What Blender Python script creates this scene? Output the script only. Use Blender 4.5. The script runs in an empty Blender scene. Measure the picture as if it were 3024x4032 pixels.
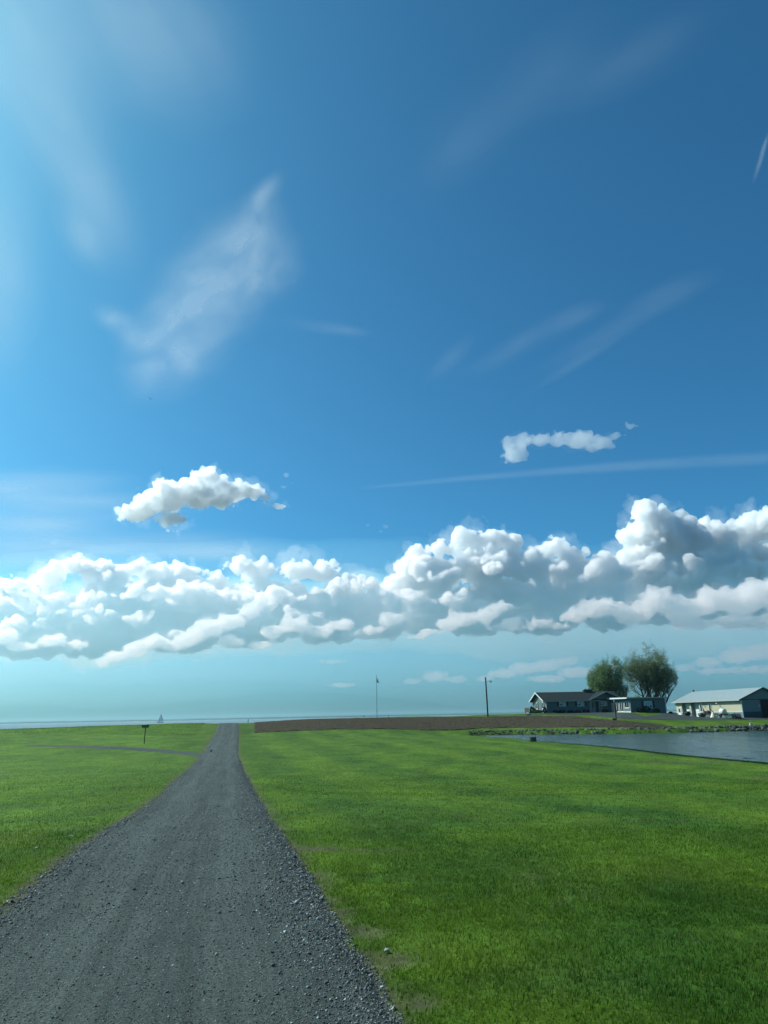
import bpy, bmesh, math, random, time
import numpy as np
from mathutils import Vector, Matrix

T0 = time.time()
R = math.radians
scene = bpy.context.scene
COL = scene.collection

# ------------------------------------------------------------------ camera
EYE = 2.1
PITCH, ROLL = R(16.22), R(1.09)
FPX = 2760.0                      # focal length in photograph pixels (3024 x 4032)
_F = np.array([0.0, math.cos(PITCH), math.sin(PITCH)])
_U0 = np.array([0.0, -math.sin(PITCH), math.cos(PITCH)])
_R0 = np.array([1.0, 0.0, 0.0])
_R = _R0 * math.cos(ROLL) - _U0 * math.sin(ROLL)
_U = _U0 * math.cos(ROLL) + _R0 * math.sin(ROLL)
cam_data = bpy.data.cameras.new("camera")
cam_data.sensor_fit = 'VERTICAL'
cam_data.sensor_height = 36.0
cam_data.lens = 36.0 * FPX / 4032.0
cam_data.clip_start = 0.1
cam_data.clip_end = 120000.0
cam = bpy.data.objects.new("camera", cam_data)
COL.objects.link(cam)
m = Matrix(((_R[0], _U[0], -_F[0], 0), (_R[1], _U[1], -_F[1], 0), (_R[2], _U[2], -_F[2], EYE), (0, 0, 0, 1)))
cam.matrix_world = m
scene.camera = cam


def ray(u, v):
    """direction through a photograph pixel, scaled so that its ground-forward component is 1"""
    d = _F * FPX + _R * (u - 1512.0) + _U * (2016.0 - v)
    return d / d[1]


def at(u, v, Y):
    d = ray(u, v)
    return np.array([d[0] * Y, Y, EYE + d[2] * Y])


def on_level(u, v, z):
    d = ray(u, v)
    Y = (z - EYE) / d[2]
    return np.array([d[0] * Y, Y, z])


# ------------------------------------------------------------------ sky, sun, exposure
SUN_AZ, SUN_EL = R(-65.0), R(40.0)        # azimuth from +Y towards +X
world = bpy.data.worlds.new("World")
scene.world = world
world.use_nodes = True
nt = world.node_tree
nt.nodes.clear()
sky = nt.nodes.new("ShaderNodeTexSky")
sky.sky_type = 'NISHITA'
sky.sun_disc = False
sky.sun_elevation = SUN_EL
sky.sun_rotation = SUN_AZ
sky.altitude = 0.0
sky.air_density = 0.7
sky.dust_density = 1.35
sky.ozone_density = 3.0
tint = nt.nodes.new("ShaderNodeMix")
tint.data_type = 'RGBA'
tint.blend_type = 'MULTIPLY'
tint.inputs[0].default_value = 1.0
tint.inputs[7].default_value = (0.28, 0.86, 1.0, 1)
bg = nt.nodes.new("ShaderNodeBackground")
bg.inputs[1].default_value = 0.118
out = nt.nodes.new("ShaderNodeOutputWorld")
# humid air low over the bay: the sky near the horizon is paler and bluer than a dry one
low = nt.nodes.new("ShaderNodeMix")
low.data_type = 'RGBA'
low.blend_type = 'MULTIPLY'
low.inputs[7].default_value = (0.84, 0.70, 0.75, 1)
geo_w = nt.nodes.new("ShaderNodeNewGeometry")
sep_w = nt.nodes.new("ShaderNodeSeparateXYZ")
nt.links.new(geo_w.outputs["Incoming"], sep_w.inputs[0])
abs_w = nt.nodes.new("ShaderNodeMath"); abs_w.operation = 'ABSOLUTE'
nt.links.new(sep_w.outputs[2], abs_w.inputs[0])
rng_w = nt.nodes.new("ShaderNodeMapRange")
rng_w.interpolation_type = 'SMOOTHSTEP'
rng_w.inputs[1].default_value = 0.0
rng_w.inputs[2].default_value = 0.16
rng_w.inputs[3].default_value = 1.0
rng_w.inputs[4].default_value = 0.0
nt.links.new(abs_w.outputs[0], rng_w.inputs[0])
nt.links.new(rng_w.outputs[0], low.inputs[0])
nt.links.new(sky.outputs[0], tint.inputs[6])
nt.links.new(tint.outputs[2], low.inputs[6])
nt.links.new(low.outputs[2], bg.inputs[0])
nt.links.new(bg.outputs[0], out.inputs[0])

sun_data = bpy.data.lights.new("sun", 'SUN')
sun_data.energy = 5.0
sun_data.angle = R(0.53)
sun_data.color = (0.95, 1.0, 0.93)
sun = bpy.data.objects.new("sun", sun_data)
COL.objects.link(sun)
SUN_DIR = Vector((math.sin(SUN_AZ) * math.cos(SUN_EL), math.cos(SUN_AZ) * math.cos(SUN_EL), math.sin(SUN_EL)))
sun.rotation_euler = SUN_DIR.to_track_quat('Z', 'Y').to_euler()
sun.location = (-60, 20, 80)

scene.view_settings.view_transform = 'Standard'
scene.view_settings.look = 'None'
scene.view_settings.exposure = 0.25
scene.view_settings.gamma = 1.0
scene.view_settings.use_curve_mapping = False
scene.render.engine = 'CYCLES'
scene.cycles.use_denoising = True
scene.cycles.max_bounces = 26
scene.cycles.volume_bounces = 26
scene.cycles.transparent_max_bounces = 24
scene.cycles.use_adaptive_sampling = True
scene.cycles.adaptive_threshold = 0.015
# ------------------------------------------------------------------ noise
import openvdb


def perlin(X, Y, Z, seed):
    rng = np.random.default_rng(seed)
    perm = rng.permutation(256).astype(np.int32)
    g = rng.normal(size=(256, 3)).astype(np.float32)
    g /= np.linalg.norm(g, axis=1)[:, None]
    xi, yi, zi = np.floor(X).astype(np.int32), np.floor(Y).astype(np.int32), np.floor(Z).astype(np.int32)
    xf, yf, zf = (X - xi).astype(np.float32), (Y - yi).astype(np.float32), (Z - zi).astype(np.float32)
    fade = lambda t: t * t * t * (t * (t * 6 - 15) + 10)
    wx, wy, wz = fade(xf), fade(yf), fade(zf)
    out = 0
    for dx in (0, 1):
        for dy in (0, 1):
            for dz in (0, 1):
                h = perm[(perm[(perm[(xi + dx) & 255] + yi + dy) & 255] + zi + dz) & 255]
                gg = g[h]
                d = gg[..., 0] * (xf - dx) + gg[..., 1] * (yf - dy) + gg[..., 2] * (zf - dz)
                w = (wx if dx else 1 - wx) * (wy if dy else 1 - wy) * (wz if dz else 1 - wz)
                out = out + w * d
    return out


# ------------------------------------------------------------------ helpers
RNG = np.random.default_rng(7)
random.seed(7)


def tag(o, label=None, cat=None, group=None, kind=None):
    if label: o["label"] = label
    if cat: o["category"] = cat
    if group: o["group"] = group
    if kind: o["kind"] = kind
    return o


def np_mesh(name, verts, faces, mat=None, parent=None, smooth=False, colors=None, attr=None):
    """verts (n,3), faces (m,k) int array with constant k"""
    me = bpy.data.meshes.new(name)
    verts = np.asarray(verts, np.float32)
    faces = np.asarray(faces, np.int32)
    k = faces.shape[1]
    me.vertices.add(len(verts))
    me.vertices.foreach_set("co", verts.ravel())
    me.loops.add(faces.size)
    me.loops.foreach_set("vertex_index", faces.ravel())
    me.polygons.add(len(faces))
    me.polygons.foreach_set("loop_start", np.arange(0, faces.size, k, dtype=np.int32))
    if smooth:
        me.polygons.foreach_set("use_smooth", np.ones(len(faces), bool))
    me.update(calc_edges=True)
    if colors is not None:
        c = me.color_attributes.new("tone", 'FLOAT_COLOR', 'POINT')
        c.data.foreach_set("color", np.asarray(colors, np.float32).ravel())
    for an, av in (attr or {}).items():
        f = me.attributes.new(an, 'FLOAT', 'POINT')
        f.data.foreach_set("value", np.asarray(av, np.float32))
    if mat: me.materials.append(mat)
    ob = bpy.data.objects.new(name, me)
    COL.objects.link(ob)
    if parent: ob.parent = parent
    return ob


class MB:
    """collects simple solids and links them as one mesh object"""
    def __init__(self): self.v, self.f = [], []

    def add(self, vs, fs):
        n = len(self.v)
        self.v += [tuple(float(c) for c in p) for p in vs]
        self.f += [tuple(i + n for i in q) for q in fs]
        return self

    def box(self, x0, x1, y0, y1, z0, z1):
        return self.add([(x0,y0,z0),(x1,y0,z0),(x1,y1,z0),(x0,y1,z0),(x0,y0,z1),(x1,y0,z1),(x1,y1,z1),(x0,y1,z1)],
                        [(0,3,2,1),(4,5,6,7),(0,1,5,4),(1,2,6,5),(2,3,7,6),(3,0,4,7)])

    def extrude(self, poly, d):
        """closed polygon (3d points) pushed along vector d"""
        n = len(poly)
        p = [np.array(q, float) for q in poly]
        d = np.array(d, float)
        vs = p + [q + d for q in p]
        return self.add(vs, [tuple(range(n - 1, -1, -1)), tuple(range(n, 2 * n))] + [(i, (i + 1) % n, (i + 1) % n + n, i + n) for i in range(n)])

    def tube(self, pts, radii, seg=8):
        pts = [Vector(p) for p in pts]
        if not hasattr(radii, "__len__"): radii = [radii] * len(pts)
        rings = []
        for i, p in enumerate(pts):
            d = (pts[min(i + 1, len(pts) - 1)] - pts[max(i - 1, 0)]).normalized()
            q = d.to_track_quat('Z', 'Y')
            rings.append([p + q @ Vector((math.cos(2 * math.pi * k / seg), math.sin(2 * math.pi * k / seg), 0)) * radii[i] for k in range(seg)])
        vs = [v for r in rings for v in r]
        fs = [(i * seg + k, i * seg + (k + 1) % seg, (i + 1) * seg + (k + 1) % seg, (i + 1) * seg + k) for i in range(len(pts) - 1) for k in range(seg)]
        fs += [tuple(range(seg - 1, -1, -1)), tuple(range((len(pts) - 1) * seg, len(pts) * seg))]
        return self.add(vs, fs)

    def lathe(self, prof, c=(0, 0, 0), seg=16, axis='z'):
        vs, fs = [], []
        for r, h in prof:
            for k in range(seg):
                a = 2 * math.pi * k / seg
                p = (r * math.cos(a), r * math.sin(a), h)
                if axis == 'x': p = (h, r * math.cos(a), r * math.sin(a))
                if axis == 'y': p = (r * math.cos(a), h, r * math.sin(a))
                vs.append((c[0] + p[0], c[1] + p[1], c[2] + p[2]))
        n = len(prof)
        fs = [(i * seg + k, i * seg + (k + 1) % seg, (i + 1) * seg + (k + 1) % seg, (i + 1) * seg + k) for i in range(n - 1) for k in range(seg)]
        fs += [tuple(range(seg - 1, -1, -1)), tuple(range((n - 1) * seg, n * seg))]
        return self.add(vs, fs)

    def build(self, name, mat, parent=None, smooth=False):
        me = bpy.data.meshes.new(name)
        me.from_pydata(self.v, [], self.f)
        bm = bmesh.new(); bm.from_mesh(me)
        bmesh.ops.recalc_face_normals(bm, faces=bm.faces)
        bm.to_mesh(me); bm.free()
        if smooth:
            me.polygons.foreach_set("use_smooth", np.ones(len(me.polygons), bool))
        if mat: me.materials.append(mat)
        ob = bpy.data.objects.new(name, me)
        COL.objects.link(ob)
        if parent: ob.parent = parent
        return ob


def thing(name, label, cat, loc=(0, 0, 0), rz=0.0, group=None):
    o = bpy.data.objects.new(name, None)
    o.empty_display_size = 0.3
    o.location = loc
    o.rotation_euler = (0, 0, rz)
    COL.objects.link(o)
    return tag(o, label, cat, group)


def nodes(name):
    mat = bpy.data.materials.new(name)
    mat.use_nodes = True
    t = mat.node_tree
    b = t.nodes["Principled BSDF"]
    return mat, t, b


def N(t, kind, **kw):
    n = t.nodes.new(kind)
    for k, v in kw.items():
        if k.startswith("in_"):
            key = k[3:]
            n.inputs[int(key) if key.isdigit() else key.replace("_", " ")].default_value = v
        else:
            setattr(n, k, v)
    return n


def plain(name, col, rough=0.7, spec=0.3, noise=0.15, scale=3.0, bump=0.0, metal=0.0):
    """painted / plain surface with a little uneven wear"""
    mat, t, b = nodes(name)
    tc = N(t, "ShaderNodeTexCoord")
    nz = N(t, "ShaderNodeTexNoise", in_Scale=scale, in_Detail=6.0, in_Roughness=0.65)
    t.links.new(tc.outputs["Object"], nz.inputs["Vector"])
    mr = N(t, "ShaderNodeMapRange", in_1=0.3, in_2=0.7, in_3=1 - noise, in_4=1 + noise)
    t.links.new(nz.outputs["Fac"], mr.inputs[0])
    mx = N(t, "ShaderNodeMix", data_type='RGBA', blend_type='MULTIPLY')
    mx.inputs[0].default_value = 1.0
    mx.inputs[6].default_value = (*col, 1)
    t.links.new(mr.outputs[0], mx.inputs[7])
    t.links.new(mx.outputs[2], b.inputs["Base Color"])
    b.inputs["Roughness"].default_value = rough
    b.inputs["Specular IOR Level"].default_value = spec
    b.inputs["Metallic"].default_value = metal
    if bump:
        bp = N(t, "ShaderNodeBump", in_Strength=bump, in_Distance=0.02)
        t.links.new(nz.outputs["Fac"], bp.inputs["Height"])
        t.links.new(bp.outputs[0], b.inputs["Normal"])
    return mat


# ------------------------------------------------------------------ terrain
# photograph row/column pairs of the two road edges
RL = np.array([(-580,4065),(-330,3855),(-80,3645),(0,3579),(133,3471),(271,3359),(435,3246),(650,3100),(771,2995),(790,2970),(849,2886),(862,2848)], float)
RRT = np.array([(1583,4025),(1475,3820),(1322,3615),(1240,3471),(1173,3359),(1086,3246),(998,3100),(946,2995),(938,2970),(940,2886),(938,2848)], float)
RW = [(4025,4.3),(3820,4.33),(3615,4.37),(3471,4.37),(3359,4.25),(3246,4.1),(3100,3.85),(2995,3.75),(2970,3.7),(2886,3.7),(2848,3.7)]
road_pts = []                      # (xl, xr, y, z)
for v, w in RW:
    uR = np.interp(-v, -RRT[:, 1], RRT[:, 0])
    vl = v
    for _ in range(4):
        uL = np.interp(-vl, -RL[:, 1], RL[:, 0])
        vl = v + 0.019 * (uR - uL)
    a, b = ray(uL, vl), ray(uR, v)
    Y = w / (b[0] - a[0])
    road_pts.append((a[0] * Y, b[0] * Y, Y, 0.5 * (a[2] + b[2]) * Y + EYE))
road_pts = np.array(road_pts)
SEA_Z = EYE - 4.5
POND_Z = EYE - 3.6
near = road_pts[0]
# right edge pixels nearer than the first pair give the edge towards the camera
rn = [on_level(u, v, near[3] + (0.03 * k)) for k, (u, v) in enumerate([(1322,3615),(1475,3820),(1583,4025)])]
cx0, cx1 = 0.5 * (road_pts[0, 0] + road_pts[0, 1]), 0.5 * (road_pts[2, 0] + road_pts[2, 1])
slope_c = (cx1 - cx0) / (road_pts[2, 2] - road_pts[0, 2])


def P(u, v, Y): return tuple(at(u, v, Y))


CP = [(0.5 * (r[0] + r[1]), r[2], r[3]) for r in road_pts]
CP = [(c[0], c[1], c[2]) for c in CP]
z0 = near[3]
CP += [(-1, 0, z0 + .05), (-30, 0, z0 + .1), (30, 0, z0 - .1), (0, -40, z0 + .2), (-60, -40, z0 + .2), (60, -40, z0), (12, 12, z0 - .15), (30, 25, z0 - .7), (-12, 12, z0 - .05), (-30, 30, z0 - .4)]
def add(*pts):
    for u, v, Y in pts:
        p = at(u, v, Y); CP.append((p[0], p[1], p[2]))
# left: swale, side lane, brow of the rise
add((300,3040,50),(60,3045,52),(560,3025,54),(100,3200,26),(651,2957,80),(325,2941,84),(190,2938,86),(20,2935,88),(568,2928,88),
    (0,2884,135),(150,2878,136),(300,2870,137),(500,2860,138),(650,2854,139),(800,2848.5,140),(900,2848.5,141))
# right: lawn, ploughed field edges, brow, house and barn yards
FIELD_FRONT = [(1000,2886,118),(1300,2873,125),(1600,2873,131),(1900,2867,135),(2050,2866,135),(2200,2865,132),(2400,2865,130),(2620,2866,128.5)]
FIELD_BACK = [(1000,2846,140),(1300,2831,145),(1600,2827,149),(1900,2823.5,150.5),(2080,2820.5,150),(2261,2821.5,147),(2320,2828,144),(2380,2834,140.5),(2443,2838.5,137),(2566,2850,133.5),(2650,2862,130)]
DRIVE_FRONT = [(2095,2813,152.5),(2200,2814.5,151),(2300,2817,149.5),(2380,2826,145),(2425,2829.5,141.5),(2484,2834,139),(2566,2835.5,137.5),(2660,2836.5,137),(2850,2837,136),(3060,2835,135)]
add(*FIELD_FRONT); add(*FIELD_BACK); add(*DRIVE_FRONT)
add((2950,2868,127),(1200,2834,150),(1450,2827,152),(1600,2822.5,156),(1900,2814.5,158),(2080,2810.5,158),
    (2152,2806.5,155),(2330,2805.5,156),(2484,2806.5,145.5),(2623,2808,147.5),(2410,2805,156),
    (2667,2826,164),(2928,2826,139.5),(2800,2828,145),(3024,2828,139),(2640,2805.5,176),(2640,2822,152))
# lawn between the road and the pond
add((1400,3020,52),(1750,2925,86),(1300,2925,92),(1150,2960,74),(1800,2905,103),(2000,3100,34),(2600,3200,22),(2900,3120,27))
# pond shores, a little above the water
NEAR_SHORE = [(1850,2896.5),(1960,2905),(2088,2919),(2220,2930),(2349,2941),(2470,2954),(2595,2970),(2800,2990),(3024,3011),(3300,3040),(3700,3085)]
FAR_SHORE = [(1850,2896),(2000,2893),(2200,2892),(2418,2889.5),(2700,2884),(2900,2879),(3024,2877),(3300,2871),(3700,2864)]
NS = np.array([on_level(u, v, POND_Z) for u, v in NEAR_SHORE])
FS = np.array([on_level(u, v, POND_Z) for u, v in FAR_SHORE])
for p in NS: CP.append((p[0], p[1], POND_Z + 0.07))
for p in FS[1:]: CP.append((p[0], p[1] + 1.9, POND_Z + 0.68))
# behind the brow the ground falls to the beach
for x, y in [(-140,165),(-90,163),(-40,166),(-10,168),(15,174),(40,200),(70,205),(110,200),(170,190)]: CP.append((x, y, SEA_Z - 0.9))
for x, y in [(-140,215),(-60,215),(0,218),(60,240),(130,240)]: CP.append((x, y, SEA_Z - 3))
CP += [(-120, 135, EYE - 2.2), (-150, 80, EYE - 2.6), (-150, 20, EYE - 2.4), (-150,-40,z0), (150, 10, z0 - 1), (150,-40,z0), (110, 150, EYE - 1.8), (160, 140, EYE - 2)]
CP = np.array(CP)
_A, _B = CP[:, None, :2], CP[None, :, :2]


def _U_(r2):
    return np.where(r2 > 0, r2 * np.log(np.maximum(r2, 1e-9)), 0.0)


_n = len(CP)
_K = _U_(((_A - _B) ** 2).sum(-1) * 1e-4) + np.eye(_n) * 0.0015
_Pm = np.hstack([np.ones((_n, 1)), CP[:, :2] * 0.01])
_L = np.block([[_K, _Pm], [_Pm.T, np.zeros((3, 3))]])
_W = np.linalg.solve(_L, np.concatenate([CP[:, 2], np.zeros(3)]))
POND = np.vstack([NS[:, :2], FS[::-1, :2]])


def seg_dist(x, y, poly, closed=True):
    """distance to a polyline and whether inside (if closed)"""
    x, y = np.asarray(x, float), np.asarray(y, float)
    d2 = np.full(x.shape, 1e18)
    ins = np.zeros(x.shape, bool)
    n = len(poly)
    for i in range(n if closed else n - 1):
        a, b = poly[i], poly[(i + 1) % n]
        ab = b - a
        t = np.clip(((x - a[0]) * ab[0] + (y - a[1]) * ab[1]) / max((ab ** 2).sum(), 1e-9), 0, 1)
        d2 = np.minimum(d2, (x - a[0] - t * ab[0]) ** 2 + (y - a[1] - t * ab[1]) ** 2)
        if closed and a[1] != b[1]:
            c = ((a[1] > y) != (b[1] > y)) & (x < (b[0] - a[0]) * (y - a[1]) / (b[1] - a[1]) + a[0])
            ins ^= c
    return np.sqrt(d2), ins


def smooth01(t):
    t = np.clip(t, 0, 1)
    return t * t * (3 - 2 * t)


def height(x, y):
    x, y = np.asarray(x, float), np.asarray(y, float)
    shp = x.shape
    x, y = x.ravel(), y.ravel()
    z = np.zeros(len(x))
    for s in range(0, len(x), 40000):
        q = np.stack([x[s:s + 40000], y[s:s + 40000]], 1)
        r2 = ((q[:, None, :] - CP[None, :, :2]) ** 2).sum(-1) * 1e-4
        z[s:s + 40000] = _U_(r2) @ _W[:_n] + _W[_n] + q @ _W[_n + 1:] * 0.01
    zz = np.zeros_like(x)
    z += perlin(x / 7.0, y / 7.0, zz, 301) * 0.06 + perlin(x / 2.3, y / 2.3, zz, 302) * 0.022
    d, ins = seg_dist(x, y, POND)
    zo = np.maximum(z, POND_Z + 0.05 + 0.02 * np.minimum(d, 6))
    z = np.where(ins, POND_Z + 0.05 - 1.2 * smooth01((d + 0.15) / 1.2), np.where(d < 14, zo * (1 - smooth01((d - 6) / 8)) + z * smooth01((d - 6) / 8), z))
    return z.reshape(shp)


def on_ground(u, v, y0=3.0, y1=170.0):
    """first place where the ray through a pixel meets the ground"""
    d = ray(u, v)
    ys = np.linspace(y0, y1, 1500)
    g = height(d[0] * ys, ys) - (EYE + d[2] * ys)
    i = np.argmax(g > 0)
    return np.array([d[0] * ys[i], ys[i], float(height(d[0] * ys[i], ys[i]))])


def axis_grid(lo, hi, fine_lo, fine_hi, s0, s1, grow=1.035):
    out = list(np.arange(fine_lo, fine_hi, s0))
    s, p = s0, fine_lo
    while p > lo:
        s = min(s * grow, s1); p -= s; out.append(p)
    s, p = s0, out[int((fine_hi - fine_lo) / s0) - 1]
    p = fine_hi - s0
    s = s0
    while p < hi:
        s = min(s * grow, s1); p += s; out.append(p)
    return np.array(sorted(out))


gx = axis_grid(-700, 700, -7, 9, 0.22, 1.2, 1.02)
gy = axis_grid(-600, 235, 3, 14, 0.22, 1.2, 1.02)
gx = np.concatenate([[-4000, -1500], gx[np.abs(gx) < 190], [220, 300, 500, 1500, 4000], [-220, -300, -500]]); gx.sort()
gy = np.concatenate([[-4000, -1500, -500, -200, -100], gy[gy > -60]])
GX, GY = np.meshgrid(gx, gy)
GZ = height(np.clip(GX, -185, 185), np.clip(GY, -55, 235))
GZ = np.where((np.abs(GX) > 195), np.minimum(GZ, np.where(GY > 120, SEA_Z - 2, GZ)), GZ)
nx, ny = len(gx), len(gy)
ii = (np.arange(ny - 1)[:, None] * nx + np.arange(nx - 1)[None, :]).ravel()
gfaces = np.stack([ii, ii + 1, ii + nx + 1, ii + nx], 1)


def road_edges(y):
    """left and right edge of the lane at a given forward distance"""
    y = np.asarray(y, float)
    c = 0.5 * (road_pts[:, 0] + road_pts[:, 1]); w = road_pts[:, 1] - road_pts[:, 0]
    cc = np.interp(y, road_pts[:, 2], c)
    ww = np.interp(y, road_pts[:, 2], w)
    cc = np.where(y < road_pts[0, 2], c[0] + (y - road_pts[0, 2]) * slope_c, cc)
    sl = (c[-1] - c[-3]) / (road_pts[-1, 2] - road_pts[-3, 2])
    cc = np.where(y > road_pts[-1, 2], c[-1] + (y - road_pts[-1, 2]) * sl, cc)
    wob = perlin(y / 4.1, y * 0, y * 0, 71) * 0.11 + perlin(y / 0.9, y * 0, y * 0, 72) * 0.07
    wob2 = perlin(y / 3.7, y * 0 + 5, y * 0, 73) * 0.11 + perlin(y / 0.8, y * 0 + 9, y * 0, 74) * 0.07
    return cc - ww / 2 + wob, cc + ww / 2 + wob2


# bare and worn places in the grass, 0..1
PATCH = [(2700,3003,3.2,.9,.8),(2390,2954,3.0,1.0,.6),(3012,3066,1.4,.5,.8),(1170,3345,0.7,0.3,.9),(1350,3350,1.2,.2,.4),(2560,3230,2.0,.35,.25),(1960,2899,2.5,.6,.5),
         (2790,2857,7.5,1.0,.6),(1475,3690,.22,.22,.7),(1560,3800,.2,.2,.8),(1345,3600,.15,.3,.8),(480,3330,.4,.6,.5),(1650,3960,.2,.2,.8)]
PATCH = [(on_ground(u, v), sx, sy, a) for u, v, sx, sy, a in PATCH]


def wear(x, y):
    x, y = np.asarray(x, float), np.asarray(y, float)
    z = np.zeros_like(x)
    nz = perlin(x / 0.6, y / 0.6, z, 81) + 0.6 * perlin(x / 0.22, y / 0.22, z, 82)
    w = np.zeros_like(x)
    for p, sx, sy, a in PATCH:
        q = ((x - p[0]) / sx) ** 2 + ((y - p[1]) / sy) ** 2
        w = np.maximum(w, a * smooth01(1.6 - q + 1.5 * nz))
    l, r = road_edges(y)
    e = np.minimum(np.abs(x - l), np.abs(x - r))
    inside = (x > l) & (x < r)
    w = np.maximum(w, np.where((y < 150), 0.8 * smooth01(0.85 - e / 0.34 + 1.9 * nz), 0))
    w = np.maximum(w, np.where(inside & (y < 150), 1.0, 0))
    w = np.maximum(w, 0.28 * smooth01((perlin(x / 5, y / 5, z, 83) - 0.36) * 5 + nz))
    return np.clip(w, 0, 1)


GW = wear(GX, GY)
print("terrain", GX.size, round(time.time() - T0, 1))

# grass tone shared by the turf sheet and the blades
ROAD_DIR = np.array([slope_c, 1.0]); ROAD_DIR /= np.linalg.norm(ROAD_DIR)


def grass_tone(x, y):
    """rgb albedo of the turf: mowing bands, clover-dark and lime patches"""
    x, y = np.asarray(x, float), np.asarray(y, float)
    z = np.zeros_like(x)
    n1 = perlin(x / 9, y / 9, z, 91)
    n2 = perlin(x / 2.2, y / 3.0, z, 92)
    n3 = perlin(x / 0.7, y / 0.7, z, 93)
    side = x * ROAD_DIR[1] - y * ROAD_DIR[0]
    band = np.tanh(np.sin(side / 1.05 + 1.6 * n1 + 0.4) * 2.2)
    k = np.clip(0.52 + 0.35 * n1 + 0.6 * n2 + 0.3 * n3 + 0.17 * band * (side > 2), 0, 1)[..., None]
    dark, lime = np.array([0.028, 0.080, 0.009]), np.array([0.090, 0.160, 0.012])
    c = dark * (1 - k) + lime * k
    c = c * (1 + 0.22 * smooth01((-side - 2) / 6))[..., None]          # windscreen glare painted as a paler tone on the left lawn
    y2 = np.clip((perlin(x / 3.5, y / 3.5, z, 94) - 0.22) * 3, 0, 1)[..., None]
    cl = np.clip((perlin(x / 2.8, y / 1.6, z, 98) - 0.2) * 3.2, 0, 1)[..., None]        # clover and coarse dark tufts
    c = c * (1 - 0.5 * cl) + np.array([0.030, 0.078, 0.022]) * 0.5 * cl
    return c * (1 - 0.55 * y2) + np.array([0.105, 0.140, 0.020]) * 0.55 * y2


def attr_mat(name, rough=0.9, translucent=0.0, spec=0.25):
    mat, t, b = nodes(name)
    at_ = N(t, "ShaderNodeAttribute", attribute_name="tone")
    t.links.new(at_.outputs["Color"], b.inputs["Base Color"])
    b.inputs["Roughness"].default_value = rough
    b.inputs["Specular IOR Level"].default_value = spec
    if translucent:
        tr = N(t, "ShaderNodeBsdfTranslucent")
        t.links.new(at_.outputs["Color"], tr.inputs["Color"])
        mx = N(t, "ShaderNodeMixShader", in_0=translucent)
        t.links.new(b.outputs[0], mx.inputs[1]); t.links.new(tr.outputs[0], mx.inputs[2])
        t.links.new(mx.outputs[0], t.nodes["Material Output"].inputs["Surface"])
    return mat


# turf sheet
M_turf, t, b = nodes("turf")
tone = N(t, "ShaderNodeAttribute", attribute_name="tone")
wr = N(t, "ShaderNodeAttribute", attribute_name="wear")
geo = N(t, "ShaderNodeNewGeometry")
mp = N(t, "ShaderNodeMapping"); mp.inputs["Scale"].default_value = (1, 0.55, 1)
t.links.new(geo.outputs["Position"], mp.inputs["Vector"])
n1 = N(t, "ShaderNodeTexNoise", in_Scale=3.2, in_Detail=9.0, in_Roughness=0.72)
n2 = N(t, "ShaderNodeTexNoise", in_Scale=0.55, in_Detail=5.0, in_Roughness=0.6)
t.links.new(mp.outputs[0], n1.inputs["Vector"]); t.links.new(mp.outputs[0], n2.inputs["Vector"])
mr = N(t, "ShaderNodeMapRange", in_1=0.25, in_2=0.75, in_3=0.45, in_4=1.5)
t.links.new(n1.outputs["Fac"], mr.inputs[0])
mr2 = N(t, "ShaderNodeMapRange", in_1=0.3, in_2=0.7, in_3=0.72, in_4=1.22)
t.links.new(n2.outputs["Fac"], mr2.inputs[0])
mm = N(t, "ShaderNodeMath", operation='MULTIPLY')
t.links.new(mr.outputs[0], mm.inputs[0]); t.links.new(mr2.outputs[0], mm.inputs[1])
mx = N(t, "ShaderNodeMix", data_type='RGBA', blend_type='MULTIPLY'); mx.inputs[0].default_value = 1
t.links.new(tone.outputs["Color"], mx.inputs[6]); t.links.new(mm.outputs[0], mx.inputs[7])
soil = N(t, "ShaderNodeValToRGB")
soil.color_ramp.elements[0].position = 0.3; soil.color_ramp.elements[0].color = (0.040, 0.042, 0.022, 1)
soil.color_ramp.elements[1].position = 0.75; soil.color_ramp.elements[1].color = (0.13, 0.12, 0.065, 1)
t.links.new(n1.outputs["Fac"], soil.inputs[0])
mx2 = N(t, "ShaderNodeMix", data_type='RGBA')
t.links.new(wr.outputs["Fac"], mx2.inputs[0]); t.links.new(mx.outputs[2], mx2.inputs[6]); t.links.new(soil.outputs[0], mx2.inputs[7])
t.links.new(mx2.outputs[2], b.inputs["Base Color"])
bp = N(t, "ShaderNodeBump", in_Strength=0.7, in_Distance=0.12)
t.links.new(n1.outputs["Fac"], bp.inputs["Height"]); t.links.new(bp.outputs[0], b.inputs["Normal"])
b.inputs["Roughness"].default_value = 0.95
b.inputs["Specular IOR Level"].default_value = 0.1

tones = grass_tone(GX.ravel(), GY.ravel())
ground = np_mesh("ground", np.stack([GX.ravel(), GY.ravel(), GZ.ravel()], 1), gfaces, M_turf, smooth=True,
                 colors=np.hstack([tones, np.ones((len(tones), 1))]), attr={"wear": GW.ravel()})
tag(ground, "rolling mown lawn falling to a dip and rising to the brow", kind="structure")

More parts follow.
